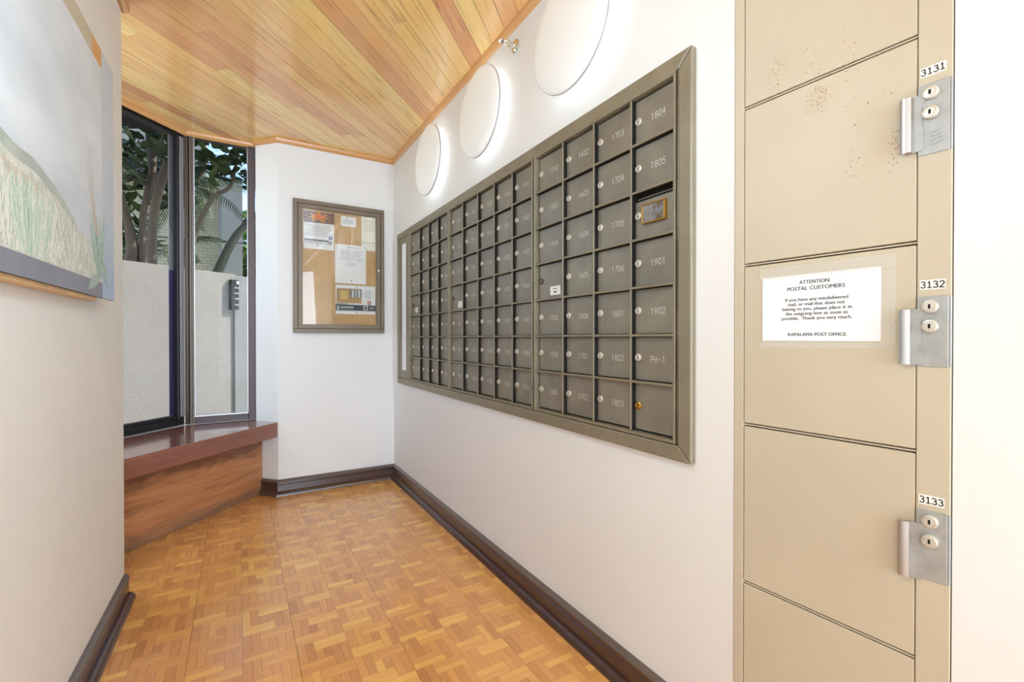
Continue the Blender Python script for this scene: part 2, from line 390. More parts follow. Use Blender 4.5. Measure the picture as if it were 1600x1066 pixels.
def strokes(mb, T, text, h, pen, th=.0006, serif=False, adv=.78):
    """text centred on T's origin, in T's xy plane, raised th along z"""
    wd = len(text) * adv * h; x0 = -wd / 2; lay = 0
    for i, chh in enumerate(text):
        ls = list(ST[chh])
        if serif and chh == '1': ls = [[(.14, .84), (.32, 1), (.32, 0)], [(.1, .02), (.54, .02)]]
        for pl in ls:
            P = [Vector((x0 + (i * adv + (adv - .6) / 2 + p[0]) * h, (p[1] - .5) * h, 0)) for p in pl]
            for a, b in zip(P, P[1:]):
                d = (b - a); 
                if d.length < 1e-7: continue
                d.normalize(); nn = Vector((-d.y, d.x, 0)) * pen / 2; a2, b2 = a - d * pen * .3, b + d * pen * .3
                q = [a2 + nn, a2 - nn, b2 - nn, b2 + nn]
                lay += 1; mb.mesh_from([(v.x, v.y, th + lay * .000006) for v in q], [(0, 1, 2, 3)], 0, .5, T)
_dg = None
def font_text(mb, T, body, size, wid, bold=0, th=.0003):
    """centred on T's origin, cap size by 'size', squeezed to the width wid"""
    cu = bpy.data.curves.new('t', 'FONT'); cu.body = body; cu.size = 1; cu.offset = bold; cu.resolution_u = 3
    o = bpy.data.objects.new('t', cu); COL.objects.link(o); bpy.context.view_layer.update()
    me = bpy.data.meshes.new_from_object(o.evaluated_get(bpy.context.evaluated_depsgraph_get()))
    xs = [v.co.x for v in me.vertices]; x0, x1 = min(xs), max(xs); k = wid / (x1 - x0)
    b = len(mb.v)
    for v in me.vertices: mb.v.append(tuple(T @ Vector(((v.co.x - (x0 + x1) / 2) * k, v.co.y * size, th))))
    for p in me.polygons: mb.face([b + i for i in p.vertices], [(0, 0)] * len(p.vertices), .5)
    bpy.data.objects.remove(o); bpy.data.meshes.remove(me)

# ------------------------------------------------------------------ plan of the room
XR, YB, ZC = 1.104, 3.744, 2.6037
LA = R(YAW - 34.1); LD = Vector((math.sin(LA), math.cos(LA), 0)); LP = Vector((XR, .725, 0))   # parcel locker line
def lk(s): return (LP.x - LD.x * s, LP.y - LD.y * s)
def xl(y): return -.433 + .0164 * (y - 2.6)
NEAR = lk(.72)
WD = Vector((.669, .743, 0)); WQ = Vector((-.325, 3.969, 0)); WN = Vector((.743, -.669, 0))
WEND = WQ - WD * 1.45
room = [(NEAR[0], -5.0), NEAR, (XR, .725), (XR, YB), (.25, YB + .006), (.115, 3.895), (.115, 3.96), (-.315, 3.975), (WEND.x, WEND.y), (WEND.x, 2.6), (xl(2.6), 2.6), (xl(-5.0), -5.0)]
floor_poly = [(NEAR[0], -5.0), NEAR, (XR, .725), (XR, YB), (.25, YB + .006), (.150, 3.853), (-1.075, 2.6), (xl(2.6), 2.6), (xl(-5.0), -5.0)]
BD = Vector((math.cos(R(45.6)), math.sin(R(45.6)), 0)); BN = Vector((BD.y, -BD.x, 0))

# ------------------------------------------------------------------ floor
fl = obj('floor', MB().prism([(-1.6, -5.1), (1.4, -5.1), (1.4, 4.1), (-1.6, 4.1)], -.12, -.009), 'black'); struct(fl)
pieces = []
S = .171; w = S / 3; X0, Y0 = .182, 2.04
def addp(x0, y0, x1, y1, g, e):
    gp = .00035
    p = [q for q in floor_poly]
    for (nx, ny, d) in ((1, 0, x1 - gp - (.0003 if e & 1 else 0)), (-1, 0, -(x0 + gp + (.0003 if e & 2 else 0))), (0, 1, y1 - gp - (.0002 if e & 4 else 0)), (0, -1, -(y0 + gp + (.0002 if e & 8 else 0)))): p = clip(p, nx, ny, d)
    if parea(p) > 4e-5:
        cx = sum(a for a, b in p) / len(p); cy = sum(b for a, b in p) / len(p)
        d = Vector((cx, cy, -EYE)); zz = d.dot(FW); vis = -1
        if zz > .2:
            u = 800 + FPX * d.dot(RT) / zz; v = 533 - FPX * d.dot(UP) / zz
            if -10 < u < 1610 and -10 < v < 1080: vis = parea(p) / zz ** 3
        pieces.append((vis, p, g))
for i in range(-8, 7):
    for j in range(-27, 11):
        x, y = X0 + i * S, Y0 + j * S; pe = (i % 2 == 0); pf = (j % 2 == 0)
        E = lambda r_, l_, t_, b_: (1 if r_ and not pe else 0) | (2 if l_ and pe else 0) | (4 if t_ and not pf else 0) | (8 if b_ and pf else 0)
        hh = w / 2
        for k in range(2):
            addp(x, y + k * hh, x + 2 * w, y + (k + 1) * hh, 0, E(0, 1, 0, k == 0))
            addp(x + w, y + 2 * w + k * hh, x + 3 * w, y + 2 * w + (k + 1) * hh, 0, E(1, 0, k == 1, 0))
            addp(x + k * hh, y + w, x + (k + 1) * hh, y + 3 * w, 1, E(0, k == 0, 1, 0))
            addp(x + 2 * w + k * hh, y, x + 2 * w + (k + 1) * hh, y + 2 * w, 1, E(k == 1, 0, 0, 1))
            addp(x + w + k * hh, y + w, x + w + (k + 1) * hh, y + 2 * w, 1, 0)
pieces.sort(key=lambda t: -t[0])
rest = MB(); prng = random.Random(11)
def prnd(g): return min(.98, max(.02, prng.gauss(.66 if g == 0 else .44, .15)))
for n_, (vis, p, g) in enumerate(pieces):
    zt = prng.uniform(-.0004, 0)
    if n_ < 300: obj('parquet_strip', MB().prism(p, -.009, zt, None, g, prnd(g)), 'parquet', fl)
    else: rest.prism(p, -.009, zt, None, g, prnd(g))
stuff(obj('parquet_strip', rest, 'parquet', fl))

# ------------------------------------------------------------------ ceiling
ce = obj('ceiling', MB().prism([(-1.6, -5.1), (1.4, -5.1), (1.4, 4.1), (-1.6, 4.1)], ZC + .013, ZC + .2), 'black'); struct(ce)
pw = .1195 / math.sqrt(2); s2 = math.sqrt(.5)
T45 = Matrix.Rotation(R(45), 4, 'Z')
k0 = (1.754 - 1.078) * s2
crng = random.Random(5)
def crnd(): return min(.97, max(.03, crng.gauss(.58, .27)))
for k in range(-60, 45):
    lo, hi = k0 + k * pw, k0 + (k + 1) * pw
    st = clip(clip(room, -s2, s2, hi - .0009), s2, -s2, -(lo + .0009))
    if parea(st) < 1e-3: continue
    al = [a * s2 + b * s2 for a, b in st]; a0, a1 = min(al), max(al); cuts = [a0]; t = a0 + crng.uniform(.3, 2.0)
    while t < a1 - .25: cuts.append(t); t += crng.uniform(1.1, 2.4)
    cuts.append(a1)
    for c0, c1 in zip(cuts, cuts[1:]):
        p = clip(clip(st, s2, s2, c1 - .0004), -s2, -s2, -(c0 + .0004))
        if parea(p) < 3e-4: continue
        loc = [((a + b) * s2, (b - a) * s2) for a, b in p]
        obj('ceiling_plank', MB().prism(loc, ZC - crng.uniform(0, .0006), ZC + .012, T45, 0, crnd()), 'ceiling', ce)

# ------------------------------------------------------------------ walls
ZT = 2.80
NY0, NY1, NZ0, NZ1 = .868, 3.555, .826, 1.936      # niche for the mailboxes
mb = MB()
mb.box((XR, .725, -.02), (XR + .25, YB + .12, NZ0)); mb.box((XR, .725, NZ1), (XR + .25, YB + .12, ZT))
mb.box((XR, .725, NZ0), (XR + .25, NY0, NZ1)); mb.box((XR, NY1, NZ0), (XR + .25, YB + .12, NZ1))
struct(obj('wall_right', mb, 'wall'))
TL = frame((LP.x, LP.y, 0), (-LD.x, -LD.y, 0), (0, 0, 1))        # local x along locker line towards the viewer, y up, z = out? 
# z axis = (-LD) x (0,0,1): points into the room when negative x
OUTS = 1 if (TL.to_3x3() @ Vector((0, 0, 1))).x < 0 else -1
def lbox(mb, s0, s1, z0, z1, o0, o1, **k):
    a, b = sorted((o0 * OUTS, o1 * OUTS)); return mb.box((s0, z0, a), (s1, z1, b), TL, **k)
struct(obj('wall_near', lbox(MB(), .4185, .72, -.02, ZT, -.25, .0), 'wall'))
struct(obj('wall_near_return', MB().box((NEAR[0], -5.1, -.02), (NEAR[0] + .25, NEAR[1] + .0, ZT)), 'wall'))
struct(obj('wall_back', MB().prism([(1.36, YB), (1.36, 4.15), (.16, 4.15), (.117, 3.96), (.115, 3.895), (.25, YB + .006)], -.02, ZT), 'wall'))
struct(obj('wall_left', MB().prism([(xl(-5.1), -5.1), (xl(2.6), 2.6), (WEND.x - .1, 2.6), (WEND.x - .1, -5.1)], -.02, ZT), 'wall_left'))
struct(obj('wall_bay_side', MB().box((WEND.x - .15, 2.6, -.02), (WEND.x, WEND.y + .05, ZT)), 'wall'))
struct(obj('wall_behind', MB().box((-1.6, -5.2, -.02), (1.5, -5.0, ZT)), 'wall'))
mb = MB(); bo = .030                                               # low wall under the windows, behind the bench
TW = frame((WQ.x, WQ.y, 0), (-WD.x, -WD.y, 0), (0, 0, 1)); WOUT = 1 if (TW.to_3x3() @ Vector((0, 0, 1))).dot(WN) > 0 else -1
def wbox(mb, t0, t1, z0, z1, o0, o1, **k):
    a, b = sorted((o0 * WOUT, o1 * WOUT)); return mb.box((t0, z0, a), (t1, z1, b), TW, **k)
wbox(mb, -.02, 1.45, -.02, .54, -.12, -.01); mb.box((-.33, 3.97, -.02), (.12, 4.10, .54))
struct(obj('wall_under_window', mb, 'wall'))
mb = MB(); wbox(mb, -.04, 1.45, ZC, 3.0, -.14, -.0); mb.box((-.34, 3.965, ZC), (.13, 4.10, 3.0))
struct(obj('trim_1', mb, 'frame_dark'))
mb = MB(); mb.box((-3.5, -5.2, ZT), (5, 4.15, 9)); struct(obj('wall_upper_sun_block', mb, 'stucco'))  # unseen storeys overhead as one solid block, added to hold off the sun

# crown moulding along the ceiling edge
def path_of(pts, side=1):
    """mitred offsets to the left (side=1) of a polyline"""
    out = []; n = len(pts)
    for i in range(n):
        ds = []
        if i > 0: ds.append(Vector((pts[i][0] - pts[i - 1][0], pts[i][1] - pts[i - 1][1])).normalized())
        if i < n - 1: ds.append(Vector((pts[i + 1][0] - pts[i][0], pts[i + 1][1] - pts[i][1])).normalized())
        ns = [Vector((-d.y, d.x)) * side for d in ds]
        if len(ns) == 1: m = ns[0]
        else: m = (ns[0] + ns[1]); m = m / m.dot(ns[0])
        out.append((pts[i][0], pts[i][1], m.x, m.y))
    return out
cprof = [(0, 0), (0, -.030), (.005, -.030), (.011, -.027), (.018, -.020), (.022, -.012), (.0235, 0)]
def crown(name, pts): struct(obj(name, MB().sweep(cprof, path_of(pts), ZC), 'crown', smooth=True))
crown('trim_2', [(XR, .725), (XR, YB)]); crown('trim_3', [(XR, YB), (.25, YB + .006), (.115, 3.895)])
crown('trim_4', [(.115, 3.958), (-.315, 3.958), (WEND.x + .012, WEND.y - .010)])
crown('trim_5', [(WEND.x, 2.6), (xl(2.6), 2.6), (xl(-5.0), -5.0)])
crown('trim_6', [(NEAR[0], -5.0), NEAR, (XR, .725)])
# baseboards: board, bevelled cap and shoe
def base(name, pts):
    r_ = sempty(name, (pts[0][0], pts[0][1], 0)); P = path_of(pts)
    obj('board', MB().sweep([(0, .0), (.016, .0), (.016, .074), (.012, .078), (.012, .082), (.018, .086), (.018, .097), (0, .097)], P), 'base', r_)
    obj('cap', MB().sweep([(0, .0972), (.019, .0972), (.020, .101), (.018, .105), (.012, .109), (.004, .114), (0, .114)], P), 'base_cap', r_, smooth=True)
    obj('shoe', MB().sweep([(.0162, 0), (.040, 0), (.040, .008), (.037, .017), (.031, .022), (.029, .027), (.022, .031), (.0162, .031)], P), 'base', r_, smooth=True)
base('baseboard_right', [(XR, .726), (XR, YB), ])
base('baseboard_back', [(XR - .0005, YB - .0), (.25, YB + .006), (.152, 3.855)])
base('baseboard_left', [(xl(2.597), 2.597), (xl(-5.0), -5.0)])
base('baseboard_near', [(NEAR[0], -5.0), NEAR, lk(.4195)])

# ------------------------------------------------------------------ windows
w1 = sempty('window_1', (WQ.x, WQ.y, .54))
def wp(name, mat, *a, **k): return obj(name, wbox(MB(), *a, **k), mat, w1)
wp('stile', 'frame_dark', .004, .050, .542, 2.602, -.06, .0, ch=.002)
wp('stile_stop', 'lit_grey', .005, .036, .60, 2.56, .0005, .006, ch=.001)['label'] = 'grey strip with painted light on the dark stile'  # light falling on the upper stile, painted as a grey strip
wp('reflection_strip', 'reflection_violet', .052, .088, .615, 1.62, -.034, -.030)['label'] = 'violet painted reflection along the edge of the glass'  # reflection at the glass edge, built as a coloured strip
wp('reflection_strip', 'lit_grey', .052, .088, 1.621, 2.554, -.034, -.030)['label'] = 'grey painted reflection along the edge of the glass'  # upper part of the same painted reflection
wp('bottom_rail', 'frame_dark', .051, 1.02, .542, .585, -.06, .008, ch=.002)
wp('glazing_bead', 'frame_dark', .051, 1.02, .588, .612, -.05, -.012, ch=.002)
wp('top_rail', 'frame_dark', .051, 1.02, 2.556, 2.602, -.06, .0, ch=.002)
wp('stile', 'frame_dark', 1.021, 1.07, .542, 2.602, -.06, .0, ch=.002)
wp('bottom_rail', 'frame_dark', 1.071, 1.44, .542, .585, -.06, .008, ch=.002)
wp('top_rail', 'frame_dark', 1.071, 1.44, 2.556, 2.602, -.06, .0, ch=.002)
wp('pane', 'glass', .051, 1.02, .613, 2.555, -.030, -.026)
wp('pane', 'glass', 1.071, 1.44, .586, 2.555, -.030, -.026)
post = sempty('trim_7', (-.30, 3.96, .54))
obj('post', MB().prism([(-.322, 3.965), (-.300, 3.952), (-.297, 3.99), (-.318, 4.0)], .541, 2.602), 'frame_brown', post)
obj('post', MB().prism([(-.292, 3.950), (-.281, 3.950), (-.281, 3.99), (-.292, 3.99)], .541, 2.602), 'frame_brown', post)
obj('gasket', MB().prism([(-.299, 3.965), (-.293, 3.965), (-.293, 3.99), (-.299, 3.99)], .541, 2.602), 'black', post)
w2 = sempty('window_2', (-.08, 3.96, .54))
def vp(name, mat, x0, x1, z0, z1, y0, y1, **k): return obj(name, MB().box((x0, y0, z0), (x1, y1, z1), **k), mat, w2)
vp('stile', 'frame_brown', -.280, -.268, .542, 2.602, 3.955, 4.01, ch=.001)
vp('stile_stop', 'frame_light', -.2675, -.263, .60, 2.575, 3.965, 3.985)
vp('stile', 'frame_maroon', .066, .1135, .542, 2.602, 3.945, 4.01, ch=.002)
vp('stile_stop', 'frame_light', .0615, .0655, .60, 2.575, 3.97, 3.985)
vp('bottom_rail', 'frame_maroon', -.2675, .0655, .542, .588, 3.950, 4.01, ch=.002)
vp('sill_bead', 'frame_light', -.2675, .0655, .589, .596, 3.955, 3.99)
vp('top_rail', 'frame_dark', -.2675, .0655, 2.576, 2.602, 3.955, 4.01, ch=.002)
vp('pane', 'glass', -.2625, .061, .597, 2.575, 3.976, 3.980)

# ------------------------------------------------------------------ bench
bt = thing('window_bench', 'red-brown wooden window bench with thick top under the bay windows', 'bench', (-.2, 3.3, 0))
topz, botz = .536, .427
c0 = Vector((.2465, 3.752, 0)); cL = c0 - BD * 2.2
far = cL + Vector((-.4, .4, 0))
tp = [(.2465, 3.753), (.118, 3.882), (.1145, 3.952), (-.318, 3.952), (WEND.x + .02, WEND.y - .005), (WEND.x + .004, 2.602), (xl(2.6) - .02, 2.602)]
tp = clip(tp, BN.x, BN.y, BN.x * c0.x + BN.y * c0.y + .002)
TB = frame((0, 0, 0), BD, BN * -1)
def to_b(p): v = TB.inverted() @ Vector((p[0], p[1], 0)); return (v.x, v.y)
tb = [to_b(p) for p in tp]
if parea(tb) < 0: tb = tb[::-1]
o = obj('seat_top', MB().prism(tb, botz, topz, TB, 0, .4), 'bench_top', bt)
bv = o.modifiers.new('b', 'BEVEL'); bv.width = .006; bv.segments = 3; bv.limit_method = 'ANGLE'; bv.angle_limit = R(60)
pd = -2.606
pb = [(.150, 3.852), (-1.07, 2.606)]
n0 = BN * 1
def pline(t, off): 
    q = Vector((.1505, 3.852, 0)) - BD * t + BN * off; return (q.x, q.y)
pp = [pline(.0, 0), pline(1.72, 0), pline(1.72, -.02), pline(.0, -.02)]
pl = [to_b(p) for p in pp]
if parea(pl) < 0: pl = pl[::-1]
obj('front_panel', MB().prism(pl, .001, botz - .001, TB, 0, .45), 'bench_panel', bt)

# ------------------------------------------------------------------ mailbox bank
XF, XD = 1.084, 1.1045                 # front of the bars, face of the doors
bank = thing('mailbox_bank', 'wide dark bronze bank of small locked mailboxes on white wall', 'mailbox', (XR, 2.2, 1.38))
Y0b, Y1b, Z0b, Z1b = .8405, 3.5892, .7944, 1.9653; tw = .045
def trim(name, poly):                  # poly in (y,z), front face mitred
    vs = [(XF - .001, y, z) for y, z in poly] + [(XR - .0005, y, z) for y, z in poly]; n = len(poly)
    m = MB().mesh_from(vs, [tuple(range(n)), tuple(range(n, 2 * n))[::-1]] + [(i, (i + 1) % n, n + (i + 1) % n, n + i) for i in range(n)], 1)
    o = obj(name, m, 'bronze', bank); b = o.modifiers.new('b', 'BEVEL'); b.width = .004; b.segments = 2; b.limit_method = 'ANGLE'; b.angle_limit = R(50); return o
g_ = .0006
trim('trim_strip', [(Y0b, Z1b), (Y1b, Z1b), (Y1b - tw * .75, Z1b - tw), (Y0b + tw + g_, Z1b - tw)])
trim('trim_strip', [(Y0b, Z0b), (Y1b, Z0b), (Y1b - tw * .75, Z0b + tw), (Y0b + tw + g_, Z0b + tw)])
trim('trim_strip', [(Y0b, Z0b + .0015), (Y0b, Z1b - .0015), (Y0b + tw, Z1b - tw - .0015), (Y0b + tw, Z0b + tw + .0015)])
trim('trim_strip', [(Y1b, Z0b + .0015), (Y1b, Z1b - .0015), (Y1b - tw * .75, Z1b - tw - .0015), (Y1b - tw * .75, Z0b + tw + .0015)])
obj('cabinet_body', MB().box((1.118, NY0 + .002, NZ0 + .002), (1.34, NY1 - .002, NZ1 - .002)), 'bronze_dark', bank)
rows = [1.912, 1.763, 1.612, 1.461, 1.3095, 1.158, 1.0105, .8516]
secs = [([3.285, 3.076, 2.90, 2.7356, 2.5770], [['305', '306', '401', None, '403', '404', '405'], ['406', '501', '502', '503', '504', '505', '506'],
         ['601', '602', '603', '604', '605', '606', '701'], ['702', '703', '704', '705', '706', '801', '802']]),
        ([2.553, 2.363, 2.174, 1.994, 1.820, 1.6540], [['803', '804', '805', None, '901', '902', '903'], ['904', '905', '906', '1001', '1002', '1003', '1004'],
         ['1005', '1006', '1101', '1102', '1103', '1104', '1105'], ['1106', '1201', '1202', '1203', '1204', '1205', '1206'],
         ['1401', '1402', '1403', '1404', '1405', '1406', '1501']]),
        ([1.6235, 1.435, 1.2545, 1.074, .9055], [['1502', '1503', '1504', None, '1505', '1506', '1601'], ['1602', '1603', '1604', '1605', '1606', '1701', '1702'],
         ['1703', '1704', '1705', '1706', '1801', '1802', '1803'], ['1804', '1805', 'SLOT', '1901', '1902', 'PH-1', 'BRASS']])]
def TX(x, y, z): return frame((x, y, z), (0, -1, 0), (0, 0, 1))      # local x along -y, local y up; z = (-1,0,0)
# shared lock meshes
def lock_mesh(x, y, z):
    m = MB().lathe([(.0128, 0), (.0128, .0045), (.0115, .006), (.009, .0066), (.0086, .0054), (.001, .0058)], TX(x, y, z), 18)
    return m
lock_src = {}
def add_lock(parent, y, z, mat):
    if mat not in lock_src:
        o = obj('lock', lock_mesh(XD, y, z), mat, parent, (XD, y, z), smooth=True); lock_src[mat] = o
        return o
    return link_copy(lock_src[mat], parent, (XD, y, z))
key_src = []
bar = .004
for si, (cols, txt) in enumerate(secs):
    yl, yr = cols[0], cols[-1]
    m = MB()
    m.box((XF, yr - .009, rows[-1] - .010), (XD + .012, yr - .0005, rows[0] + .011), ch=.0012, g=2)
    m.box((XF, yl + .0005, rows[-1] - .010), (XD + .012, yl + .011, rows[0] + .011), ch=.0012, g=2)
    m.box((XF + .0003, yr - .0004, rows[0]), (XD + .012, yl + .0004, rows[0] + .0107), ch=.0012, g=1)
    m.box((XF + .0003, yr - .0004, rows[-1] - .0098), (XD + .012, yl + .0004, rows[-1]), ch=.0012, g=1)
    obj('section_frame', m, 'bronze', bank)
    for y in cols[1:-1]:
        obj('divider_shade_web', MB().box((XF + .0062, y - bar * .8, rows[-1] + .0005), (XD + .013, y + bar * .8, rows[0] - .0005)), 'bronze_dark', bank)  # dark body behind the bar; recess shadow painted into its colour
        obj('divider', MB().box((XF + .002, y - bar, rows[-1] + .0003), (XF + .006, y + bar, rows[0] - .0003), ch=.0015, g=2), 'bronze', bank)
    for z in rows[1:-1]:
        obj('shelf_shade_web', MB().box((XF + .0062, yr + .0, z - bar * .8), (XD + .0125, yl - .0, z + bar * .8)), 'bronze_dark', bank)  # same painted recess shadow behind the shelf bars
        obj('shelf_bar', MB().box((XF + .0015, yr + .0, z - bar), (XF + .006, yl - .0, z + bar), ch=.0015, g=1), 'bronze', bank)
    if True:
        hy = yr - (.0145 if si == 2 else .0150)
        m = MB(); zz = rows[-1] - .006
        while zz < rows[0]:
            m.tube([(XF + .006, hy, zz), (XF + .006, hy, min(zz + .046, rows[0] + .006))], .0020, 8); zz += .048
        obj('hinge', m, 'hinge', bank, smooth=True)
    for ci in range(len(cols) - 1):
        a, b = cols[ci] - bar, cols[ci + 1] + bar
        for ri in range(7):
            t = txt[ci][ri]; z1, z0 = rows[ri] - bar, rows[ri + 1] + bar; zc = (z0 + z1) / 2
            if t == 'SLOT': z1 -= .022
            gd = .0014; dm = 'bronze_door'
            d = obj('mailbox_door', MB().box((XD, b + gd, z0 + gd), (XD + .010, a - gd, z1 - gd), ch=.0008, g=2), dm, bank)
            ly, lz = cols[ci] - .0195 * (cols[ci] - cols[ci + 1]) / .17, zc + .003
            if si == 0: ly = cols[ci] - .035
            elif si == 1: ly = cols[ci] - .028 + .008 * (ci / 4)
            if t == 'BRASS': add_lock(d, ly, lz, 'brass')['label'] = 'brass lock'; continue
            lk_ = add_lock(d, ly, lz, 'nickel_dark' if t is None else 'nickel')
            if t is None: lk_['label'] = 'tarnished lock'
            else:
                kw = MB().mesh_from([(-.0012, -.005, .0060), (.0012, -.005, .0060), (.0012, .003, .0060), (-.0012, .003, .0060)], [(0, 1, 2, 3)], 0, .5, TX(XD, ly, lz))
                if not key_src: key_src.append(obj('keyhole', kw, 'ink', lk_ if False else d, (XD, ly, lz)))
                else: link_copy(key_src[0], d, (XD, ly, lz))
            if t and t != 'SLOT':
                ny = b + .42 * (a - b)
                if si == 0: ny = b + .36 * (a - b)
                nm = MB(); strokes(nm, TX(XD, ny, lz - .004), t, .0190, .0018, .0004, adv=.80); obj('number', nm, 'white_print', d)
            if t is None:
                m = MB(); cy_, cz_, hw, hh = {0: (3.185, 1.352, .024, .018), 1: (2.430, 1.345, .030, .018), 2: (1.506, 1.343, .034, .018)}[si]
                mt = ['paper', 'brass', 'label'][si]
                m.box((-hw, -hh, .0002), (hw, hh, .0008), TX(XD, cy_, cz_))
                s_ = obj('sticker', m, 'label' if si != 1 else 'sticker_tan' if 'sticker_tan' in M else 'label', d)
                s_['label'] = ['small white sticker', 'small tan sticker', 'small white sticker with two lines of print'][si]
                m = MB()
                if si == 0: m.box((-.003, -.010, .0009), (.003, .010, .0011), TX(XD, cy_, cz_))
                if si == 1: strokes(m, TX(XD, cy_, cz_), '0', .018, .002, .001)
                if si == 2:
                    m.box((-.018, .006, .0009), (.016, .0085, .0011), TX(XD, cy_, cz_)); obj('print', m, 'ink', d); m = MB(); m.box((-.010, -.008, .0009), (.010, -.003, .0011), TX(XD, cy_, cz_))
                obj('print', m, 'ink', d)
            if t == 'SLOT':
                m = MB(); T = TX(XD, .9875, 1.538); hw, hh = .0455, .030
                m.box((-hw, -hh, 0), (hw, -hh + .004, .013), T, ch=.0008); m.box((-hw, hh - .004, 0), (hw, hh, .013), T, ch=.0008)
                m.box((-hw, -hh + .0041, 0), (-hw + .004, hh - .0041, .013), T, ch=.0008); m.box((hw - .004, -hh + .0041, 0), (hw, hh - .0041, .013), T, ch=.0008)
                obj('brass_plate_frame', m, 'brass', d)['label'] = 'small brass frame'
                obj('plate', MB().box((-hw + .0042, -hh + .0042, .004), (-.0015, hh - .0042, .0105), T), 'plate_grey', d) if 'plate_grey' in M else obj('plate', MB().box((-hw + .0042, -hh + .0042, .004), (-.0015, hh - .0042, .0105), T), 'steel', d)
                obj('plate', MB().box((-.0013, -hh + .0042, .004), (hw - .0042, hh - .0042, .0105), T), 'cork', d) if 'plate_rust' not in M else obj('plate', MB().box((-.0013, -hh + .0042, .004), (hw - .0042, hh - .0042, .0100), T), 'plate_rust', d)
                m = MB(); m.box((XD + .008, b + .003, z1 + .008), (XD + .0145, a - .003, z1 + .0105)); obj('slot_flap', m, 'bronze', d)
                obj('slot_cavity', MB().box((XD + .0147, b + .001, z1), (XD + .016, a - .001, rows[ri] - bar)), 'black', bank)
# directory strip with a white card, at the far end
m = MB(); ya, yb_ = 3.545, 3.300
m.box((XF + .001, 3.302, rows[-1] - .010), (XD + .01, 3.322, rows[0] + .011), ch=.0012); obj('section_frame', m, 'bronze', bank)
obj('directory_panel', MB().box((XF + .006, 3.323, rows[-1] - .010), (XD + .01, 3.550, rows[0] + .011), ch=.001), 'bronze', bank)
obj('directory_card', MB().box((XF + .0045, 3.385, .905), (XF + .0058, 3.475, 1.870)), 'paper', bank)['label'] = 'tall narrow white card'

# ------------------------------------------------------------------ round wall lights
M['opal'] = simple('opal_glass', (226, 225, 222), .35, emit=.14)
M['lamp'] = simple('lit_ring', (244, 248, 255), .5, emit=2.7)
M['white_metal'] = simple('white_metal', (240, 240, 238), .4)
names_ = ['round white backlit wall light farthest from the viewer, near the back corner', 'middle one of the three round white backlit wall lights',
          'round white backlit wall light nearest the viewer, cut off by the top edge']
for i, (cy, cz) in enumerate([(2.815, 2.293), (2.085, 2.291), (1.352, 2.286)]):
    t = thing('wall_light', names_[i], 'wall light', (XR, cy, cz), 'round backlit wall lights above the mailboxes')
    T = TX(1.048, cy, cz)                 # local z towards the room
    pr = [(.217, -.003), (.2185, 0), (.217, .003)] + [(.217 * math.cos(R(a)), .003 + .020 * math.sin(R(a))) for a in (20, 40, 58, 74, 86)]
    obj('diffuser', MB().lathe([(.2165, -.004)] + pr + [(.002, .0231)], T, 72), 'opal', t, smooth=True)
    obj('rim', MB().lathe([(.2175, -.006), (.2200, -.006), (.2200, .0015), (.2180, .0015)], T, 72, cap=False), 'frame_light', t, smooth=True)
    obj('mounting_plate', MB().lathe([(.11, -.0555), (.11, -.030), (.10, -.0045)], T, 40), 'white_metal', t, smooth=True)
    m = MB(); seg = 48
    P = [tuple(T @ Vector((.165 * math.cos(2 * math.pi * k / seg), .165 * math.sin(2 * math.pi * k / seg), -.018))) for k in range(seg + 1)]
    m.tube(P, .006, 8); obj('lamp_ring', m, 'lamp', t, smooth=True)

# sidewall sprinkler
t = thing('fire_sprinkler', 'small chrome sidewall fire sprinkler between two round lights', 'sprinkler', (XR, 1.812, 2.494))
T = TX(XR, 1.812, 2.494)
obj('escutcheon', MB().lathe([(.031, .0005), (.031, .004), (.024, .010), (.014, .013)], T, 28), 'chrome', t, smooth=True)
obj('nozzle', MB().lathe([(.010, .013), (.010, .030), (.013, .031), (.013, .037), (.008, .038), (.008, .046)], T, 16), 'chrome', t, smooth=True)
m = MB()
for s_ in (-1, 1): m.tube([T @ Vector((s_ * .009, 0, .040)), T @ Vector((s_ * .012, 0, .050)), T @ Vector((s_ * .010, 0, .062)), T @ Vector((0, 0, .070))], .0022, 6)
obj('yoke_arm', m, 'chrome', t, smooth=True)
m = MB(); m.box((-.013, .000, .070), (.013, .004, .088), T, ch=.001); m.box((-.015, -.012, .069), (.015, .010, .0715), T, ch=.001)
obj('deflector', m, 'chrome', t)

# ------------------------------------------------------------------ bulletin cabinet and its papers
cb = thing('notice_cabinet', 'bronze framed glass-front notice board cabinet on the back wall', 'notice board', (.685, YB, 1.7))
cx0, cx1, cz0, cz1 = .349, 1.017, 1.190, 2.180; yf = 3.712
TY = lambda x, y, z: frame((x, y, z), (1, 0, 0), (0, 0, 1))      # z local = (0,-1,0) towards the room
def fr(name, x0, x1, z0, z1, wd, ya_, yb2, mat):
    for (a, b, c, d) in ((x0, x1, z1 - wd, z1), (x0, x1, z0, z0 + wd), (x0, x0 + wd, z0 + wd + .0005, z1 - wd - .0005), (x1 - wd, x1, z0 + wd + .0005, z1 - wd - .0005)):
        obj(name, MB().box((a, ya_, c), (b, yb2, d), ch=.0015), mat, cb)
fr('case_side', cx0, cx1, cz0, cz1, .030, yf, YB - .0005, 'cab')
fr('door_frame', cx0 + .033, cx1 - .033, cz0 + .033, cz1 - .033, .030, yf - .002, YB - .012, 'cab')
obj('door_glass', MB().box((cx0 + .063, yf + .003, cz0 + .063), (cx1 - .063, yf + .005, cz1 - .063)), 'glass_cab', cb)
obj('backing_board', MB().box((cx0 + .031, YB - .009, cz0 + .031), (cx1 - .031, YB - .0005, cz1 - .031)), 'cork', cb)
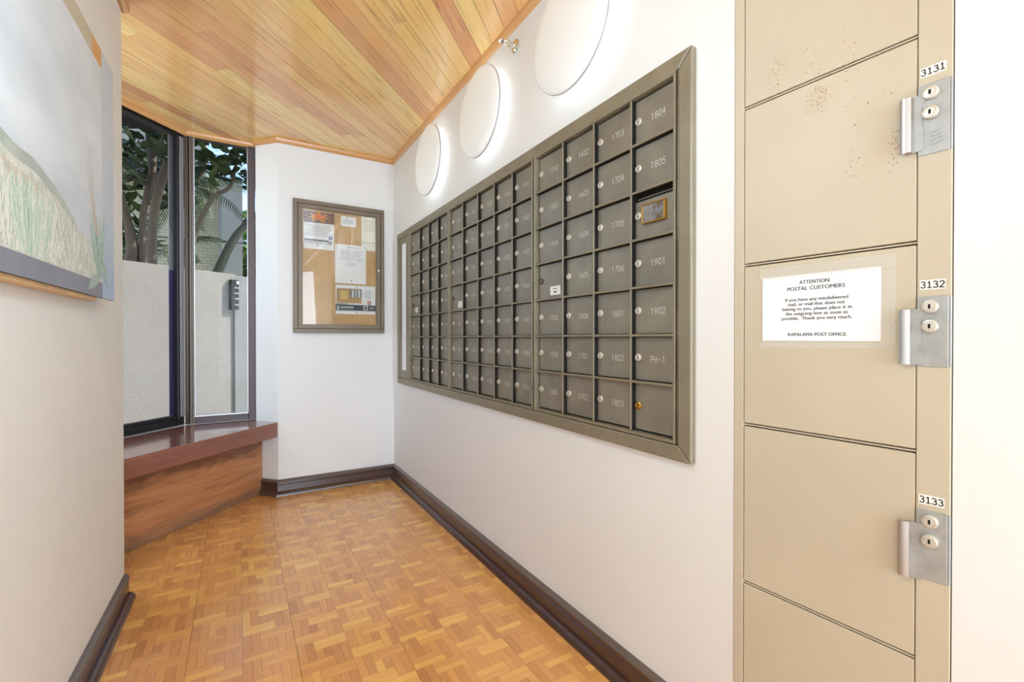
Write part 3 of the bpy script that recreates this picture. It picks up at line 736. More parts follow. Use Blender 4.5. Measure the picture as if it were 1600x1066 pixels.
obj('lock', MB().lathe([(.009, 0), (.009, .003), (.006, .005)], TY(cx1 - .047, yf - .002, 1.690), 16), 'nickel', cb, smooth=True)
M['col'] = NT('printed_paper').m
_n = M['col'].node_tree; _a = _n.nodes.new('ShaderNodeVertexColor'); _a.layer_name = 'col'; _n.links.new(_a.outputs[0], _n.nodes['Principled BSDF'].inputs['Base Color']); _n.nodes['Principled BSDF'].inputs['Roughness'].default_value = .6
yp = YB - .0105
def paper(label, x0, x1, z0, z1, marks, dy=0, pins=(), rot=0, base=(240, 240, 238)):
    t = thing('paper_notice', label, 'paper', ((x0 + x1) / 2, yp + dy, (z0 + z1) / 2))
    W_, H_ = x1 - x0, z1 - z0; T = TY((x0 + x1) / 2, yp + dy, (z0 + z1) / 2)
    m = MB(); m.box((-W_ / 2, -H_ / 2, 0), (W_ / 2, H_ / 2, .0006), T, c=lin(base)); obj('sheet', m, 'col', t)
    m = MB(); lay = 0
    for (a, b, c, d, col) in marks:
        lay += 1; m.mesh_from([(-W_ / 2 + a * W_, H_ / 2 - d * H_, .0007 + lay * .00003), (-W_ / 2 + c * W_, H_ / 2 - d * H_, .0007 + lay * .00003), (-W_ / 2 + c * W_, H_ / 2 - b * H_, .0007 + lay * .00003), (-W_ / 2 + a * W_, H_ / 2 - b * H_, .0007 + lay * .00003)], [(0, 1, 2, 3)], 0, .5, T, lin(col))
    obj('print', m, 'col', t)
    for (a, b) in pins: obj('pin', MB().lathe([(.004, .001), (.004, .004), (.002, .005)], T @ Matrix.Translation((-W_ / 2 + a * W_, H_ / 2 - b * H_, 0)), 10), 'frame_dark', t)
    return t
rr = random.Random(3)
def lines(y0, y1, n, x0=.1, x1=.9, col=(170, 172, 176), h=.4, jag=.12, cen=True):
    out = []; st = (y1 - y0) / n
    for i in range(n):
        a = x0 + rr.uniform(0, jag) if cen else x0; b = x1 - rr.uniform(0, jag); x = a
        while x < b - .01:
            wl = rr.uniform(.03, .1); out.append((x, y0 + i * st, min(b, x + wl), y0 + i * st + st * h, col)); x += wl + .018
    return out
def blotch(x0, y0, x1, y1, nx, ny, f):
    out = []
    for i in range(nx):
        for j in range(ny):
            out.append((x0 + (x1 - x0) * i / nx, y0 + (y1 - y0) * j / ny, x0 + (x1 - x0) * (i + 1) / nx, y0 + (y1 - y0) * (j + 1) / ny, f((i + .5) / nx, (j + .5) / ny)))
    return out
def flower(x, y):
    d = math.hypot((x - .48) * 1.6, (y - .45)); a = math.atan2(y - .45, x - .48)
    if d < .38 + .16 * math.sin(a * 7): return (214 + int(20 * math.sin(a * 9)), 116 + int(60 * d), 60)
    return (118 + int(20 * math.sin(x * 23)), 92 + int(18 * math.sin(y * 17 + x * 9)), 84)
paper('flyer with an orange flower photo, top left behind the glass', .421, .636, 1.822, 2.104,
      blotch(0, 0, 1, .30, 22, 12, flower) + lines(.36, .68, 6, .06, .94, (186, 188, 192)) + [(.82, .64, .93, .72, (60, 100, 160)), (.85, .66, .9, .70, (230, 235, 245)),
      (0, .745, .8, .765, (50, 60, 74)), (0, .79, .92, .80, (90, 96, 104)), (0, .77, .80, .785, (120, 130, 140)), (.8, .765, .92, .84, (176, 178, 176)), (0, .84, .92, .85, (130, 134, 140))], 0, [(.45, .89)])
paper('small white slip pinned near the top middle of the board', .688, .800, 2.020, 2.098, lines(.3, .8, 3, .1, .9), 0, [(.4, .12)])
paper('cream sheet at the top right corner of the board', .842, .951, 1.848, 2.112, lines(.08, .45, 6, .1, .95, (206, 196, 170)) + [(0, .76, 1, .78, (176, 182, 176)), (0, .84, 1, .85, (200, 204, 200))], 0, [(.3, .94)], base=(244, 240, 224))
paper('white typed letter pinned in the middle of the board', .643, .876, 1.576, 1.878, lines(.06, .10, 1, .3, .7, (150, 152, 156)) + lines(.15, .42, 7, .08, .92, (184, 186, 190)) + lines(.46, .56, 3, .3, .7, (184, 186, 190)) + lines(.7, .73, 1, .1, .3, (190, 190, 194)), -.0013, [(.52, .93)])
def roomp(x, y):
    if .15 < x < .45 and .2 < y < .75: return (214, 180, 110)
    if x > .55 and .1 < y < .6: return (200, 206, 210) if int(x * 22) % 3 else (110, 104, 96)
    if y > .75: return (190, 150, 100)
    return (178, 150, 112)
paper('flyer with a room photo and dark banner, bottom right of board', .646, .949, 1.338, 1.562,
      blotch(.02, .11, .64, .62, 20, 12, roomp) + lines(.16, .48, 6, .68, .95, (170, 172, 176)) + [(.79, .53, .88, .65, (176, 66, 60)), (.81, .56, .86, .62, (226, 210, 206)), (0, .64, .28, .67, (120, 120, 120)), (0, .68, 1, .88, (66, 70, 76)),
      (.03, .72, .08, .86, (200, 204, 206)), (.11, .74, .44, .79, (190, 194, 196)), (.11, .82, .42, .84, (150, 154, 158)), (.68, .70, .80, .86, (196, 190, 186)), (.71, .73, .77, .83, (90, 90, 92)), (.84, .75, .97, .79, (176, 178, 180)), (.84, .82, .95, .84, (150, 150, 154))], -.0026, [(.52, .06), (.52, .94)])

# ------------------------------------------------------------------ parcel locker
lo = thing('parcel_locker', 'tall beige metal parcel locker column with steel pull handles', 'locker', (LP.x - LD.x * .2, LP.y - LD.y * .2, 0))
seams = [2.130, 1.730, 1.3335, .9305, .529, .130]
def lb(name, mat, s0, s1, z0, z1, o0, o1, parent=None, **k): return obj(name, lbox(MB(), s0, s1, z0, z1, o0, o1, **k), mat, parent or lo)
lb('stile', 'locker', .001, .0255, .0, 2.60, -.20, .001, ch=.001, g=1)
lb('stile', 'locker', .3665, .4165, .0, 2.60, -.20, .001, ch=.0015, g=1)
lb('case_back', 'locker_gap', .027, .365, .0, 2.60, -.20, -.022)
lb('kick_panel', 'locker', .0262, .3657, .0, .126, -.02, .0, ch=.0008, g=1)
lb('head_panel', 'locker', .0262, .3657, 2.134, 2.60, -.02, .0, ch=.0008, g=1)
doors = []
for i in range(5):
    zt_, zb_ = seams[i], seams[i + 1]
    doors.append(lb('locker_door', 'locker', .0272, .3652, zb_ + .0045, zt_ - .0045, -.018, .0008, ch=.0012, g=1))
    lb('shelf_edge', 'locker', .0262, .3657, zb_ - .0012, zb_ + .0018, -.02, -.001)
def TLp(s, z, o): return TL @ Matrix.Translation((s, z, o * OUTS)) @ (Matrix.Identity(4) if OUTS > 0 else Matrix.Scale(-1, 4, (0, 0, 1)))
for i, (zt_, zb_, txt, lz, hz0, hz1, s_off) in enumerate([(1.6314, 1.4975, '3131', 1.655, 1.508, 1.613, 0), (1.2286, 1.0950, '3132', 1.2508, 1.0985, 1.2044, .001), (.8225, .690, '3133', .8415, .686, .7932, .0025)]):
    pz = lb('lock_plate', 'steel', .3672, .4125, zb_, zt_, .0012, .0028, ch=.0006, g=1)
    m = MB(); m.box((.4127, zb_ + .001, -.006 if OUTS > 0 else -.0022), (.4168, zt_ - .0005, .0022 if OUTS > 0 else .006), TL, ch=.001); obj('plate_edge', m, 'steel', pz)
    for zz in (zt_ - .0195, zt_ - .0566):
        T = TLp(.3862 + s_off, zz, .0028)
        lkk = obj('cylinder_lock', MB().lathe([(.0125, 0), (.0128, .005), (.0115, .0075), (.0095, .0082), (.0092, .0070), (.0075, .0072), (.0073, .0082), (.001, .0083)], T, 28), 'nickel', pz, smooth=True)
        obj('keyhole', MB().box((-.0018, -.0042, .0084), (.0018, .0042, .0088), T), 'black', pz)
    # pull handle: flap on the plate, step, raised grip running back over the door
    out = [(.3590, hz1 + .001), (.3800, hz1 + .0015), (.3835, hz1 - .002), (.3795, hz1 - .012), (.3745, hz1 - .018), (.3733, hz1 - .026), (.3765, hz0 + .022), (.3775, hz0 + .004), (.3755, hz0), (.3590, hz0 - .001)]
    out = [(a if a > .36 else a, b) for a, b in out][::-1]
    m = MB(); m.prism(out if parea(out) > 0 else out[::-1], .0030, .0042, TLp(0, 0, 0), 1); hd = obj('pull_handle', m, 'steel', pz)
    m = MB()
    prof = [(.3590, .0030), (.3590, .0110), (.3540, .0135), (.3490, .0140), (.3440, .0125), (.3415, .0105), (.3420, .0095), (.3445, .0108), (.3490, .0122), (.3535, .0118), (.3572, .0100), (.3572, .0030)]
    Tq = TLp(0, 0, 0); n = len(prof); vs = [(a, hz0, b) for a, b in prof] + [(a, hz1, b) for a, b in prof]
    m.mesh_from(vs, [tuple(range(n)), tuple(range(n, 2 * n))[::-1]] + [(k, (k + 1) % n, n + (k + 1) % n, n + k) for k in range(n)], 1, .5, Tq)
    obj('grip', m, 'steel_bright', pz, smooth=True)
    m = MB(); T = TLp(.3885 + (.001 if i else 0), lz, .0012)
    nl = obj('number_label', MB().box((-.0185, -.0092, 0), (.0185, .0092, .0005), T @ Matrix.Rotation(R(1.0 if i != 1 else -.5), 4, 'Z')), 'label', lo)
    strokes(m, T @ Matrix.Rotation(R(1.0 if i != 1 else -.5), 4, 'Z'), txt, .0118, .0019, .0008, serif=True, adv=.76); obj('print', m, 'ink', nl)
# pencil scrawl on the top plate
m = MB(); T = TLp(.396, 1.525, .0032); q = random.Random(4)
for k in range(4):
    P = [(-.010 + .0022 * a, .012 - k * .0075 + q.uniform(-.002, .002) + a * .0003) for a in range(9)]
    for a, b in zip(P, P[1:]):
        d = Vector((b[0] - a[0], b[1] - a[1], 0)).normalized(); nn = Vector((-d.y, d.x, 0)) * .0002
        m.mesh_from([(a[0] + nn.x, a[1] + nn.y, 0), (a[0] - nn.x, a[1] - nn.y, 0), (b[0] - nn.x, b[1] - nn.y, 0), (b[0] + nn.x, b[1] + nn.y, 0)], [(0, 1, 2, 3)], 0, .5, T)
obj('scribble', m, 'ink', lo)
# notice on the locker door
no = thing('post_office_notice', 'white typed notice taped to a beige locker door', 'paper', (LP.x - LD.x * .19, LP.y - LD.y * .19, 1.22))
obj('sheet', lbox(MB(), .0735, .3105, 1.143, 1.296, .0012, .0016), 'paper', no)
obj('tape', lbox(MB(), .068, .330, 1.128, 1.140, .0010, .0011), 'tape', no)
obj('tape', lbox(MB(), .068, .334, 1.290, 1.318, .0018, .0019), 'tape', no)
obj('tape', lbox(MB(), .3108, .334, 1.141, 1.289, .0010, .0011), 'tape', no)
m = MB(); T = lambda s, z: TLp(s, z, .0018)
def row(s, z, body, size, wid, bold=0):
    for ds in (-.00022, .00022): font_text(m, T(s + ds, z), body, size, wid, 0, .0003 + (ds > 0) * .00005)
row(.1885, 1.2735, 'ATTENTION:', .0122, .063, 0); row(.1895, 1.2595, 'POSTAL CUSTOMERS', .0122, .1165, 0)
for k, (b_, wd_) in enumerate([('If you have any misdelivered', .127), ('mail, or mail that does not', .115), ('belong to you, please place it in', .140), ('the outgoing box as soon as', .126), ('possible.  Thank you very much.', .142)]):
    row(.1900, 1.2352 - k * .0108, b_, .0104, wd_, 0)
row(.1915, 1.1545, 'KAPALAMA POST OFFICE', .0104, .117, 0)
obj('print', m, 'ink', no)

# ------------------------------------------------------------------ painting on the left wall
import numpy as np
def lsm(c): return np.array(lin(c)[:3])
def make_art(nx, ny):
    """nx columns along the picture (left to right), ny rows bottom to top; painted in sRGB"""
    rng = np.random.default_rng(2); A = np.zeros((ny, nx, 3))
    X, Y = np.meshgrid(np.linspace(0, 1, nx), np.linspace(0, 1, ny))
    def fbm(sx, sy, seed, n=4):
        g = np.random.default_rng(seed); o = np.zeros((ny, nx)); amp = 1; tot = 0
        for k in range(n):
            a, b = int(sy * 2 ** k) + 2, int(sx * 2 ** k) + 2; G = g.random((a, b)); yy = Y * (a - 1.001); xx = X * (b - 1.001); i = yy.astype(int); j = xx.astype(int); fy = yy - i; fx = xx - j
            fy = fy * fy * (3 - 2 * fy); fx = fx * fx * (3 - 2 * fx)
            o += amp * ((G[i, j] * (1 - fx) + G[i, j + 1] * fx) * (1 - fy) + (G[i + 1, j] * (1 - fx) + G[i + 1, j + 1] * fx) * fy); tot += amp; amp *= .55
        return o / tot
    f = fbm(5, 6, 1); A[:] = np.array([218, 222, 225]) + (f[..., None] - .5) * np.array([40, 36, 32])
    hill = np.interp(X, [0, .33, .5, .6, .7, .81, .92, 1], [.42, .355, .335, .31, .24, .16, .09, .05]) + .004 * np.sin(X * 40)
    hf = fbm(30, 30, 5); m1 = Y < hill; A[m1] = (np.array([184, 190, 178]) + (hf[..., None] - .5) * np.array([44, 40, 40]))[m1]
    m2 = Y < hill - .045 + .02 * X; A[m2] = (np.array([214, 212, 196]) + (fbm(70, 70, 8)[..., None] - .5) * np.array([64, 58, 66]))[m2]
    m3 = (Y < hill - .06) & (X < .55) & (Y > .2) & (fbm(10, 14, 12) > .56); A[m3] = A[m3] * .6 + np.array([206, 164, 134]) * .4
    def stroke(x0, y0, x1, y1, w_, col, curve=0, al=.7):
        n = int(max(abs(x1 - x0) * nx, abs(y1 - y0) * ny) * 1.4) + 2
        for t in np.linspace(0, 1, n):
            x = (x0 + (x1 - x0) * t + curve * math.sin(t * math.pi)) * nx; y = (y0 + (y1 - y0) * t) * ny; r_ = max(.3, w_ * (1 - t * .7)); i0, i1 = int(y - r_), int(y + r_); j0, j1 = int(x - r_), int(x + r_)
            if i0 < 0 or j0 < 0 or i1 >= ny or j1 >= nx: continue
            A[i0:i1 + 1, j0:j1 + 1] = A[i0:i1 + 1, j0:j1 + 1] * (1 - al) + np.array(col) * al
    cols = [(242, 240, 230), (232, 230, 216), (186, 192, 176), (202, 216, 198), (238, 234, 222), (180, 184, 168)]
    hx = lambda x: float(np.interp(x, [0, .33, .5, .6, .7, .81, .92, 1], [.42, .355, .335, .31, .24, .16, .09, .05]))
    for k in range(5200):
        x = .25 + rng.random() * .62; b0 = .065 + rng.random() * .5 * max(.01, hx(x) - .12); hgt = rng.uniform(.04, .12); cx = .40 + .15 * round((x - .40) / .15)
        stroke(x, b0, x + (x - cx) * .35 + rng.normal() * .008, min(b0 + hgt, hx(x) + .01), .75, cols[rng.integers(0, 6)], rng.normal() * .006, .55)
    for k in range(160):
        x = .45 + rng.random() * .09; stroke(x, .07, x + (x - .49) * 1.2 + rng.normal() * .008, .07 + rng.uniform(.08, .22), .9, [(166, 196, 172), (204, 218, 198), (232, 232, 218)][rng.integers(0, 3)], rng.normal() * .006, .6)
    # border: bottom grey band, tan top band, bluish side margin
    mb_ = Y < .062; A[mb_] = np.array([140, 142, 152]) + (fbm(20, 4, 9)[mb_][:, None] - .5) * 14
    mt = (Y > .925); A[mt] = np.array([200, 188, 164]) + (rng.random((ny, nx))[mt][:, None] - .5) * 34
    mo = (Y > .925) & (X > .825); A[mo] = np.array([222, 166, 100])
    ms = X > .895; A[ms] = (np.array([208, 214, 220]) + (Y[..., None] < .4) * np.array([-30, -18, 0]) * np.clip((.4 - Y[..., None]) * 3, 0, 1))[ms]
    for k in range(110):
        x = .80 + rng.random() * .13; stroke(.865 + rng.normal() * .010, .085, x + rng.normal() * .01, rng.uniform(.17, .34), 1.3, [(160, 192, 174), (186, 210, 186), (136, 160, 164), (206, 218, 198)][rng.integers(0, 4)], rng.normal() * .006, .55)
    for k in range(16): stroke(.855 + rng.normal() * .004, .24, .79 + rng.normal() * .02, rng.uniform(.46, .56), .8, [(214, 200, 190), (200, 184, 170)][rng.integers(0, 2)], -.006, .4)
    def leaf(x0, y0, x1, y1, wd, c):
        n = 130
        for t in np.linspace(0, 1, n):
            r_ = wd * math.sin(math.pi * min(1, t * .92 + .05)); xx = x0 + (x1 - x0) * t; yy = y0 + (y1 - y0) * t
            for s in np.linspace(-1, 1, 60):
                i = int((yy + s * r_ * .35) * ny); j = int((xx - s * r_) * nx)
                if 0 <= i < ny and 0 <= j < nx: A[i, j] = np.array(c) * (1 - .12 * abs(s) - (.16 if abs(s) < .09 else 0))
    leaf(.875, .095, .79, .022, .022, (190, 206, 196)); leaf(.90, .10, .935, .05, .012, (170, 188, 190)); leaf(.90, .15, .925, .09, .018, (180, 206, 182))
    return np.clip(A, 0, 255) / 255
PX = lambda y: -.390 + .0245 * (y - 2.2)
Yp0, Yp1, Zp0, Zp1 = .78, 2.197, 1.286, 2.124
pt_ = thing('painting', 'large unframed dune grass painting on the left wall', 'painting', (PX(1.5), 1.5, 1.7))
pdv = Vector((.0245, 1, 0)).normalized(); TP = frame((PX(Yp0), Yp0, Zp0), pdv, (0, 0, 1)); TPz = 1 if (TP.to_3x3() @ Vector((0, 0, 1))).x > 0 else -1
Lp, Hp = Yp1 - Yp0, Zp1 - Zp0
obj('panel', MB().box((0, 0, min(-.008 * TPz, -.0005 * TPz)), (Lp, Hp, max(-.008 * TPz, -.0005 * TPz)), TP), 'canvas_side', pt_)
NXA, NYA = 900, 530
art = make_art(NXA, NYA)
artl = np.where(art <= .04045, art / 12.92, ((art + .055) / 1.055) ** 2.4)
gx, gy = np.meshgrid(np.arange(NXA), np.arange(NYA))
vv = np.stack([gx / (NXA - 1) * Lp, gy / (NYA - 1) * Hp, np.zeros_like(gx) * 1.0], -1).reshape(-1, 3)
TPm = np.array(TP); vw = vv @ TPm[:3, :3].T + TPm[:3, 3]
idx = (gy * NXA + gx)[:-1, :-1].reshape(-1); q4 = np.stack([idx, idx + 1, idx + 1 + NXA, idx + NXA], -1)
if TPz < 0: q4 = q4[:, ::-1]
me = bpy.data.meshes.new('painted_surface'); org = np.array(pt_.location)
me.from_pydata((vw - org).tolist(), [], q4.tolist())
ca = me.attributes.new('col', 'FLOAT_COLOR', 'POINT'); ca.data.foreach_set('color', np.concatenate([artl, np.ones((NYA, NXA, 1))], -1).reshape(-1))
me.materials.append(M['col']); ao = bpy.data.objects.new('painted_surface', me); COL.objects.link(ao); ao.parent = pt_
for (a, b, c, d) in ((.03, Lp - .19, -.012, .02), (.03, Lp - .19, Hp - .04, Hp - .012), (.03, .055, .0205, Hp - .0405), (Lp - .215, Lp - .19, .0205, Hp - .0405)):
    z0_, z1_ = sorted((-.0085 * TPz, -.040 * TPz)); obj('back_frame', MB().box((a, c, z0_), (b, d, z1_), TP, g=0, ch=.001), 'frame_pine', pt_)

# ------------------------------------------------------------------ outside
struct(obj('ground', MB().box((-14, 3.9, -.12), (10, 30, -.0)), 'soil'))
WA = Vector((-.8, 4.9, 0)); WV = Vector((math.cos(R(34)), math.sin(R(34)), 0)); WNn = Vector((WV.y, -WV.x, 0))
def gl(t, o): q = WA + WV * t + WNn * o; return (q.x, q.y)
gw = thing('garden_wall', 'pale rough stucco garden wall outside the windows', 'wall', (*gl(.5, -.1), 0))
poly = [gl(-3.2, 0), gl(.935, 0), gl(.935, -.2), gl(-3.2, -.2)]
obj('stucco_wall', MB().prism(poly if parea(poly) > 0 else poly[::-1], .0, 1.795), 'stucco', gw)
poly = [gl(.937, -.03), gl(1.9, -.10), gl(1.9, -.3), gl(.937, -.2)]
obj('wall_turn', MB().prism(poly if parea(poly) > 0 else poly[::-1], .0, 1.790), 'stucco_shade', gw)['label'] = 'end of the wall turning away, its shade painted darker'  # wall turns away here; its shade is painted as darker stucco
TG = frame((WA.x, WA.y, 0), WV, (0, 0, 1)); gs = 1 if (TG.to_3x3() @ Vector((0, 0, 1))).dot(WNn) > 0 else -1
def gbox(m, t0, t1, z0, z1, o0, o1, **k): a, b = sorted((o0 * gs, o1 * gs)); return m.box((t0, z0, a), (t1, z1, b), TG, **k)
ib = thing('intercom_box', 'dark metal intercom box mounted on the stucco garden wall', 'intercom', (*gl(.93, .03), 1.58))
obj('housing', gbox(MB(), .868, .948, 1.435, 1.735, .001, .045, ch=.004), 'frame_dark', ib)
obj('camera_lens', MB().lathe([(.016, 0), (.016, .012), (.010, .014)], TG @ Matrix.Translation((.925, 1.705, .045 * gs)) @ (Matrix.Identity(4) if gs > 0 else Matrix.Scale(-1, 4, (0, 0, 1))), 16), 'nickel', ib)
for zz in (1.66, 1.605, 1.55, 1.49): obj('louvre', gbox(MB(), .895, .940, zz - .012, zz, .046, .056, ch=.002), 'steel', ib)
obj('shadow_stripe', gbox(MB(), .915, .935, .02, 1.43, .001, .02, ch=.004), 'stucco_shade', ib)  # shadow line below the box at the wall corner, built as a strip
wr = obj('garden_wire', MB().tube([(-4, 7.6, 2.50), (-1, 7.5, 2.47), (2.5, 7.4, 2.50)], .008, 6), 'bark_dark'); tag(wr, 'thin horizontal wire strung above the garden wall', 'wire')
# neighbouring house
def uvbox(m, lo_, hi_): return m.box(lo_, hi_, g=0, r=0)
nb = thing('neighbour_house', 'cream block house standing behind the garden trees', 'building', (-1.5, 11, 0))
obj('block_wall', uvbox(MB(), (-7, 11, 0), (-.32, 11.3, 4.15)), 'block', nb)
obj('block_wall', uvbox(MB(), (-7, 12.5, 4.15), (-.6, 12.8, 6.6)), 'render_grey', nb)
obj('corner_tower', MB().box((-.30, 10.6, 0), (.085, 12.5, 4.30), ch=.03), 'render_grey', nb)['label'] = 'plain grey rendered corner'
obj('roof_edge', MB().box((-7.2, 10.7, 4.16), (-.32, 12.4, 4.26)), 'stucco', nb)
for k in range(2): obj('window', MB().box((-5.6 + k * 1.25, 10.95, 2.9), (-4.9 + k * 1.25, 10.995, 3.75), ch=.01), 'frame_dark', nb)
hr = thing('hedge_beyond', 'bright green shrub beyond the corner of the grey house', 'shrub', (.35, 13.5, 0))
# trees
def tube_obj(name, parent, pts, rad, mat='bark', seg=9):
    P = [Vector(p) for p in pts]; out = []; rads = []
    for i in range(len(P) - 1):
        p0, p1, p2, p3 = P[max(i - 1, 0)], P[i], P[i + 1], P[min(i + 2, len(P) - 1)]
        for k in range(4):
            t = k / 4; out.append(.5 * ((2 * p1) + (p2 - p0) * t + (2 * p0 - 5 * p1 + 4 * p2 - p3) * t * t + (3 * p1 - p0 - 3 * p2 + p3) * t ** 3)); rads.append(rad[i] + (rad[i + 1] - rad[i]) * t)
    out.append(P[-1]); rads.append(rad[-1]); q = random.Random(len(P))
    rads = [x * q.uniform(.97, 1.04) for x in rads]
    return obj(name, MB().tube(out, rads, seg), mat, parent, smooth=True)
t1 = thing('garden_tree', 'grey twin-trunked tree with dark leaves behind the garden wall', 'tree', (-.95, 7, 0))
tube_obj('trunk', t1, [(-1.0, 7.1, 0), (-.98, 7.05, 1.2), (-.98, 7, 2.44), (-.93, 7, 2.91), (-.88, 7, 3.23), (-.93, 7, 3.76), (-.95, 7, 4.3)], [.055, .048, .040, .036, .044, .032, .022])
tube_obj('trunk', t1, [(-.86, 6.85, 0), (-.86, 6.8, 1.2), (-.86, 6.8, 2.42), (-.79, 6.8, 2.96), (-.71, 6.8, 3.27), (-.67, 6.8, 3.66), (-.66, 6.8, 4.3)], [.07, .06, .048, .050, .048, .034, .026])
tube_obj('branch', t1, [(-1.12, 7.0, 0.6), (-1.1, 7.0, 1.9), (-1.08, 7.0, 2.24), (-1.14, 7.0, 2.66), (-1.3, 7.0, 3.3)], [.08, .075, .06, .04, .02])
tube_obj('branch', t1, [(-.90, 7.0, 2.75), (-.82, 6.95, 3.0), (-.76, 6.9, 3.3)], [.022, .016, .01])
t2 = thing('bare_limbed_tree', 'curving pale limb of a tree seen through the right window', 'tree', (-.5, 6.7, 0))
tube_obj('limb', t2, [(-.62, 6.7, 0), (-.58, 6.65, 1.4), (-.50, 6.6, 2.08), (-.44, 6.6, 2.37), (-.35, 6.6, 2.63), (-.24, 6.6, 2.86), (-.08, 6.6, 3.0), (-.02, 6.6, 3.26), (.02, 6.6, 3.6)], [.07, .06, .042, .034, .03, .025, .022, .016, .012])
t3 = thing('leaning_tree', 'dark leaning trunk low in the right window', 'tree', (-.5, 7.6, 0))
tube_obj('trunk', t3, [(-.62, 7.6, .4), (-.45, 7.55, 1.4), (-.31, 7.5, 1.84), (-.2, 7.5, 2.15), (-.05, 7.5, 2.52), (.16, 7.5, 2.83), (.5, 7.5, 3.2)], [.09, .08, .07, .062, .055, .04, .03], 'bark_dark')
# leaves
def leaf_mesh(L_, w_, r=.5):
    m = MB(); pr = [(0, 0), (.25, .7), (.55, 1), (.8, .7), (1, 0)]
    vs = [(0, 0, 0)] + [(L_ * a, w_ * b, .10 * L_ * a * a) for a, b in pr[1:-1]] + [(L_, 0, .1 * L_)] + [(L_ * a, -w_ * b, .10 * L_ * a * a) for a, b in pr[1:-1]][::-1] + [(L_ * .5, 0, -.02 * L_)]
    n = len(vs) - 1
    return m.mesh_from(vs, [(i, (i + 1) % n, n) for i in range(n)], 0, r)
q = random.Random(21)
def leaf_things(parent, n, fpos, L_, w_, mat='leaf'):
    src = obj('leaf', leaf_mesh(L_, w_), mat, parent, (0, 0, 0)); src.location = Vector(fpos()) - worg(parent); src.rotation_euler = (q.uniform(-.8, .8), q.uniform(-.5, 1), q.uniform(0, 6.3))
    for k in range(n - 1):
        s_ = q.uniform(.7, 1.3); link_copy(src, parent, fpos(), (q.uniform(-.9, .9), q.uniform(-.6, 1.1), q.uniform(0, 6.3)), (s_, s_, s_))
def leaf_mass(parent, name, n, fpos, L_, w_, mat='leaf'):
    m = MB()
    for k in range(n):
        s_ = q.uniform(.6, 1.35); T = Matrix.Translation(fpos()) @ Matrix.Rotation(q.uniform(0, 6.3), 4, 'Z') @ Matrix.Rotation(q.uniform(-.7, 1.1), 4, 'Y') @ Matrix.Rotation(q.uniform(-.9, .9), 4, 'X') @ Matrix.Scale(s_, 4)
        lm = leaf_mesh(L_, w_, q.random()); b = len(m.v); m.v += [tuple(T @ Vector(v)) for v in lm.v]
        for f in lm.f: m.face([b + i for i in f], [(0, 0)] * len(f), lm.r[0])
    return stuff(obj(name, m, mat, parent))
def ell(c, r_):
    def f():
        while True:
            v = Vector((q.uniform(-1, 1), q.uniform(-1, 1), q.uniform(-1, 1)))
            if v.length < 1: return Vector((c[0] + v.x * r_[0], c[1] + v.y * r_[1], c[2] + v.z * r_[2]))
    return f
def pick(fs): return lambda: q.choice(fs)()
leaf_things(t2, 150, pick([ell((-.30, 6.5, 3.55), (.26, .35, .30)), ell((-.12, 6.5, 3.45), (.26, .35, .36)), ell((-.42, 6.5, 3.7), (.2, .3, .16)), ell((-.22, 6.5, 3.18), (.16, .2, .10))]), .17, .055)
leaf_mass(t2, 'foliage', 900, pick([ell((-.2, 7.2, 4.1), (.8, .8, .5)), ell((.2, 6.8, 3.6), (.3, .5, .55)), ell((.9, 6.6, 3.8), (.6, .6, .8))]), .14, .05)
leaf_things(t1, 140, pick([ell((-1.0, 6.7, 3.75), (.35, .3, .28)), ell((-1.25, 6.7, 3.3), (.22, .3, .5)), ell((-.75, 6.6, 3.55), (.14, .2, .3))]), .19, .045, 'palm')
leaf_mass(t1, 'foliage', 800, pick([ell((-1.1, 7.9, 3.9), (.8, .6, .7)), ell((-1.5, 7.8, 3.0), (.5, .6, 1.0)), ell((-1.35, 7.7, 2.3), (.3, .5, .6)), ell((-.85, 8.4, 3.6), (.4, .4, .5))]), .22, .04, 'leaf')
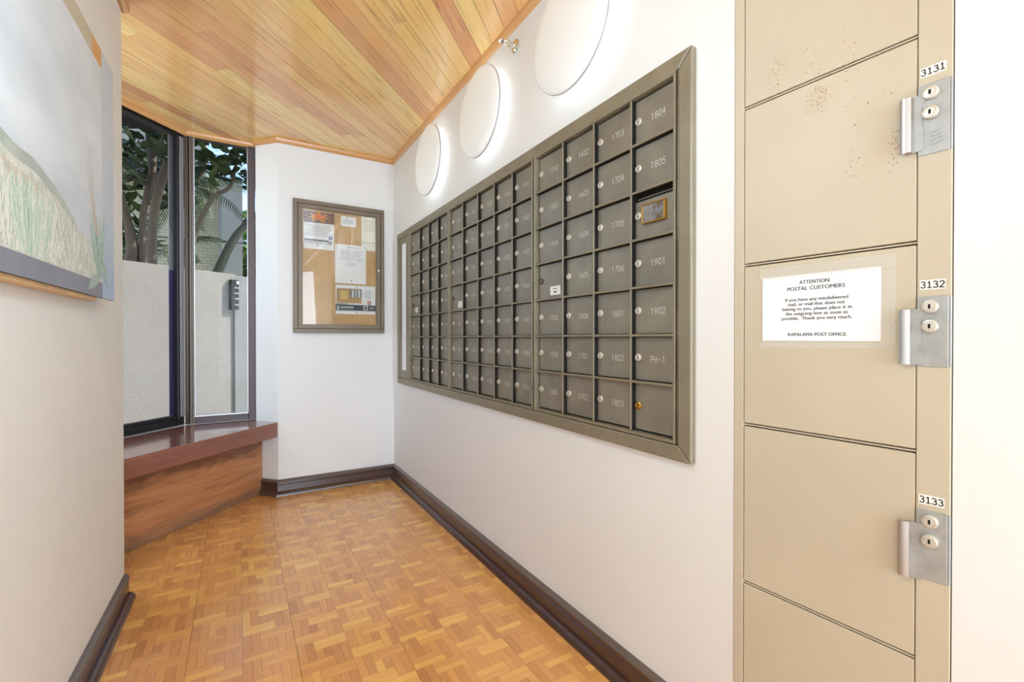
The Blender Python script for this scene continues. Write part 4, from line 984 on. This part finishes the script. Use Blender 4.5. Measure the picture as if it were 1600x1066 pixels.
leaf_mass(hr, 'foliage', 1100, pick([ell((.25, 13, 3.3), (.55, .6, 1.0)), ell((.35, 13, 2.4), (.7, .6, .9))]), .20, .10, 'hedge')
tube_obj('stem', hr, [(.35, 13.3, 0), (.3, 13.3, 1.5), (.3, 13.2, 3)], [.1, .08, .03])
# palms: fronds of narrow leaflets
def palm(name, label, base_, top, fr_list):
    t = thing(name, label, 'palm', (base_[0], base_[1], 0)); tube_obj('trunk', t, [base_, ((base_[0] + top[0]) / 2, (base_[1] + top[1]) / 2, top[2] * .5), top], [.07, .05, .04])
    for (az, el, ln) in fr_list:
        m = MB(); P = []; d = Vector((math.cos(az) * math.cos(el), math.sin(az) * math.cos(el), math.sin(el))); p = Vector(top)
        for k in range(13): P.append(p.copy()); p = p + d * ln / 12; d.z -= .10; d.normalize()
        m.tube(P, [.010 * (1 - k / 15) for k in range(13)], 5)
        for k in range(2, 13):
            a = P[k]; dr = (P[k] - P[k - 1]).normalized(); sd = dr.cross(Vector((0, 0, 1))).normalized()
            for s_ in (-1, 1):
                for h_ in (0, .5):
                    a2 = a - dr * h_ * ln / 12; e = a2 + (sd * s_ * .8 + dr * .7 - Vector((0, 0, .35))) * ln * .26 * (1.1 - k / 16); w_ = dr * .011
                    m.mesh_from([tuple(a2 - w_), tuple(a2 + w_), tuple((a2 + e) / 2 + w_ * 1.3 + Vector((0, 0, .02))), tuple(e), tuple((a2 + e) / 2 - w_ * 1.3 + Vector((0, 0, .02)))], [(0, 1, 2, 3, 4)], 0, q.random())
        obj('frond', m, 'palm', t)
palm('palm', 'palm with grey-green fronds left of the twin trunks', (-1.7, 8.0, 0), (-1.45, 7.7, 3.5), [(a * .7 + .2, .5 - .13 * (a % 4), 1.3) for a in range(10)])
palm('palm', 'palm with low arching fronds behind the curving limb', (-.75, 8.6, 0), (-.62, 8.5, 3.45), [(a * .7 + .1, .5 - .2 * (a % 4), 1.1) for a in range(9)])
palm('palm', 'small palm low between the twin trunks', (-.7, 8.9, 0), (-.9, 8.8, 2.5), [(a * .9 + .3, .7 - .2 * (a % 3), .9) for a in range(7)])
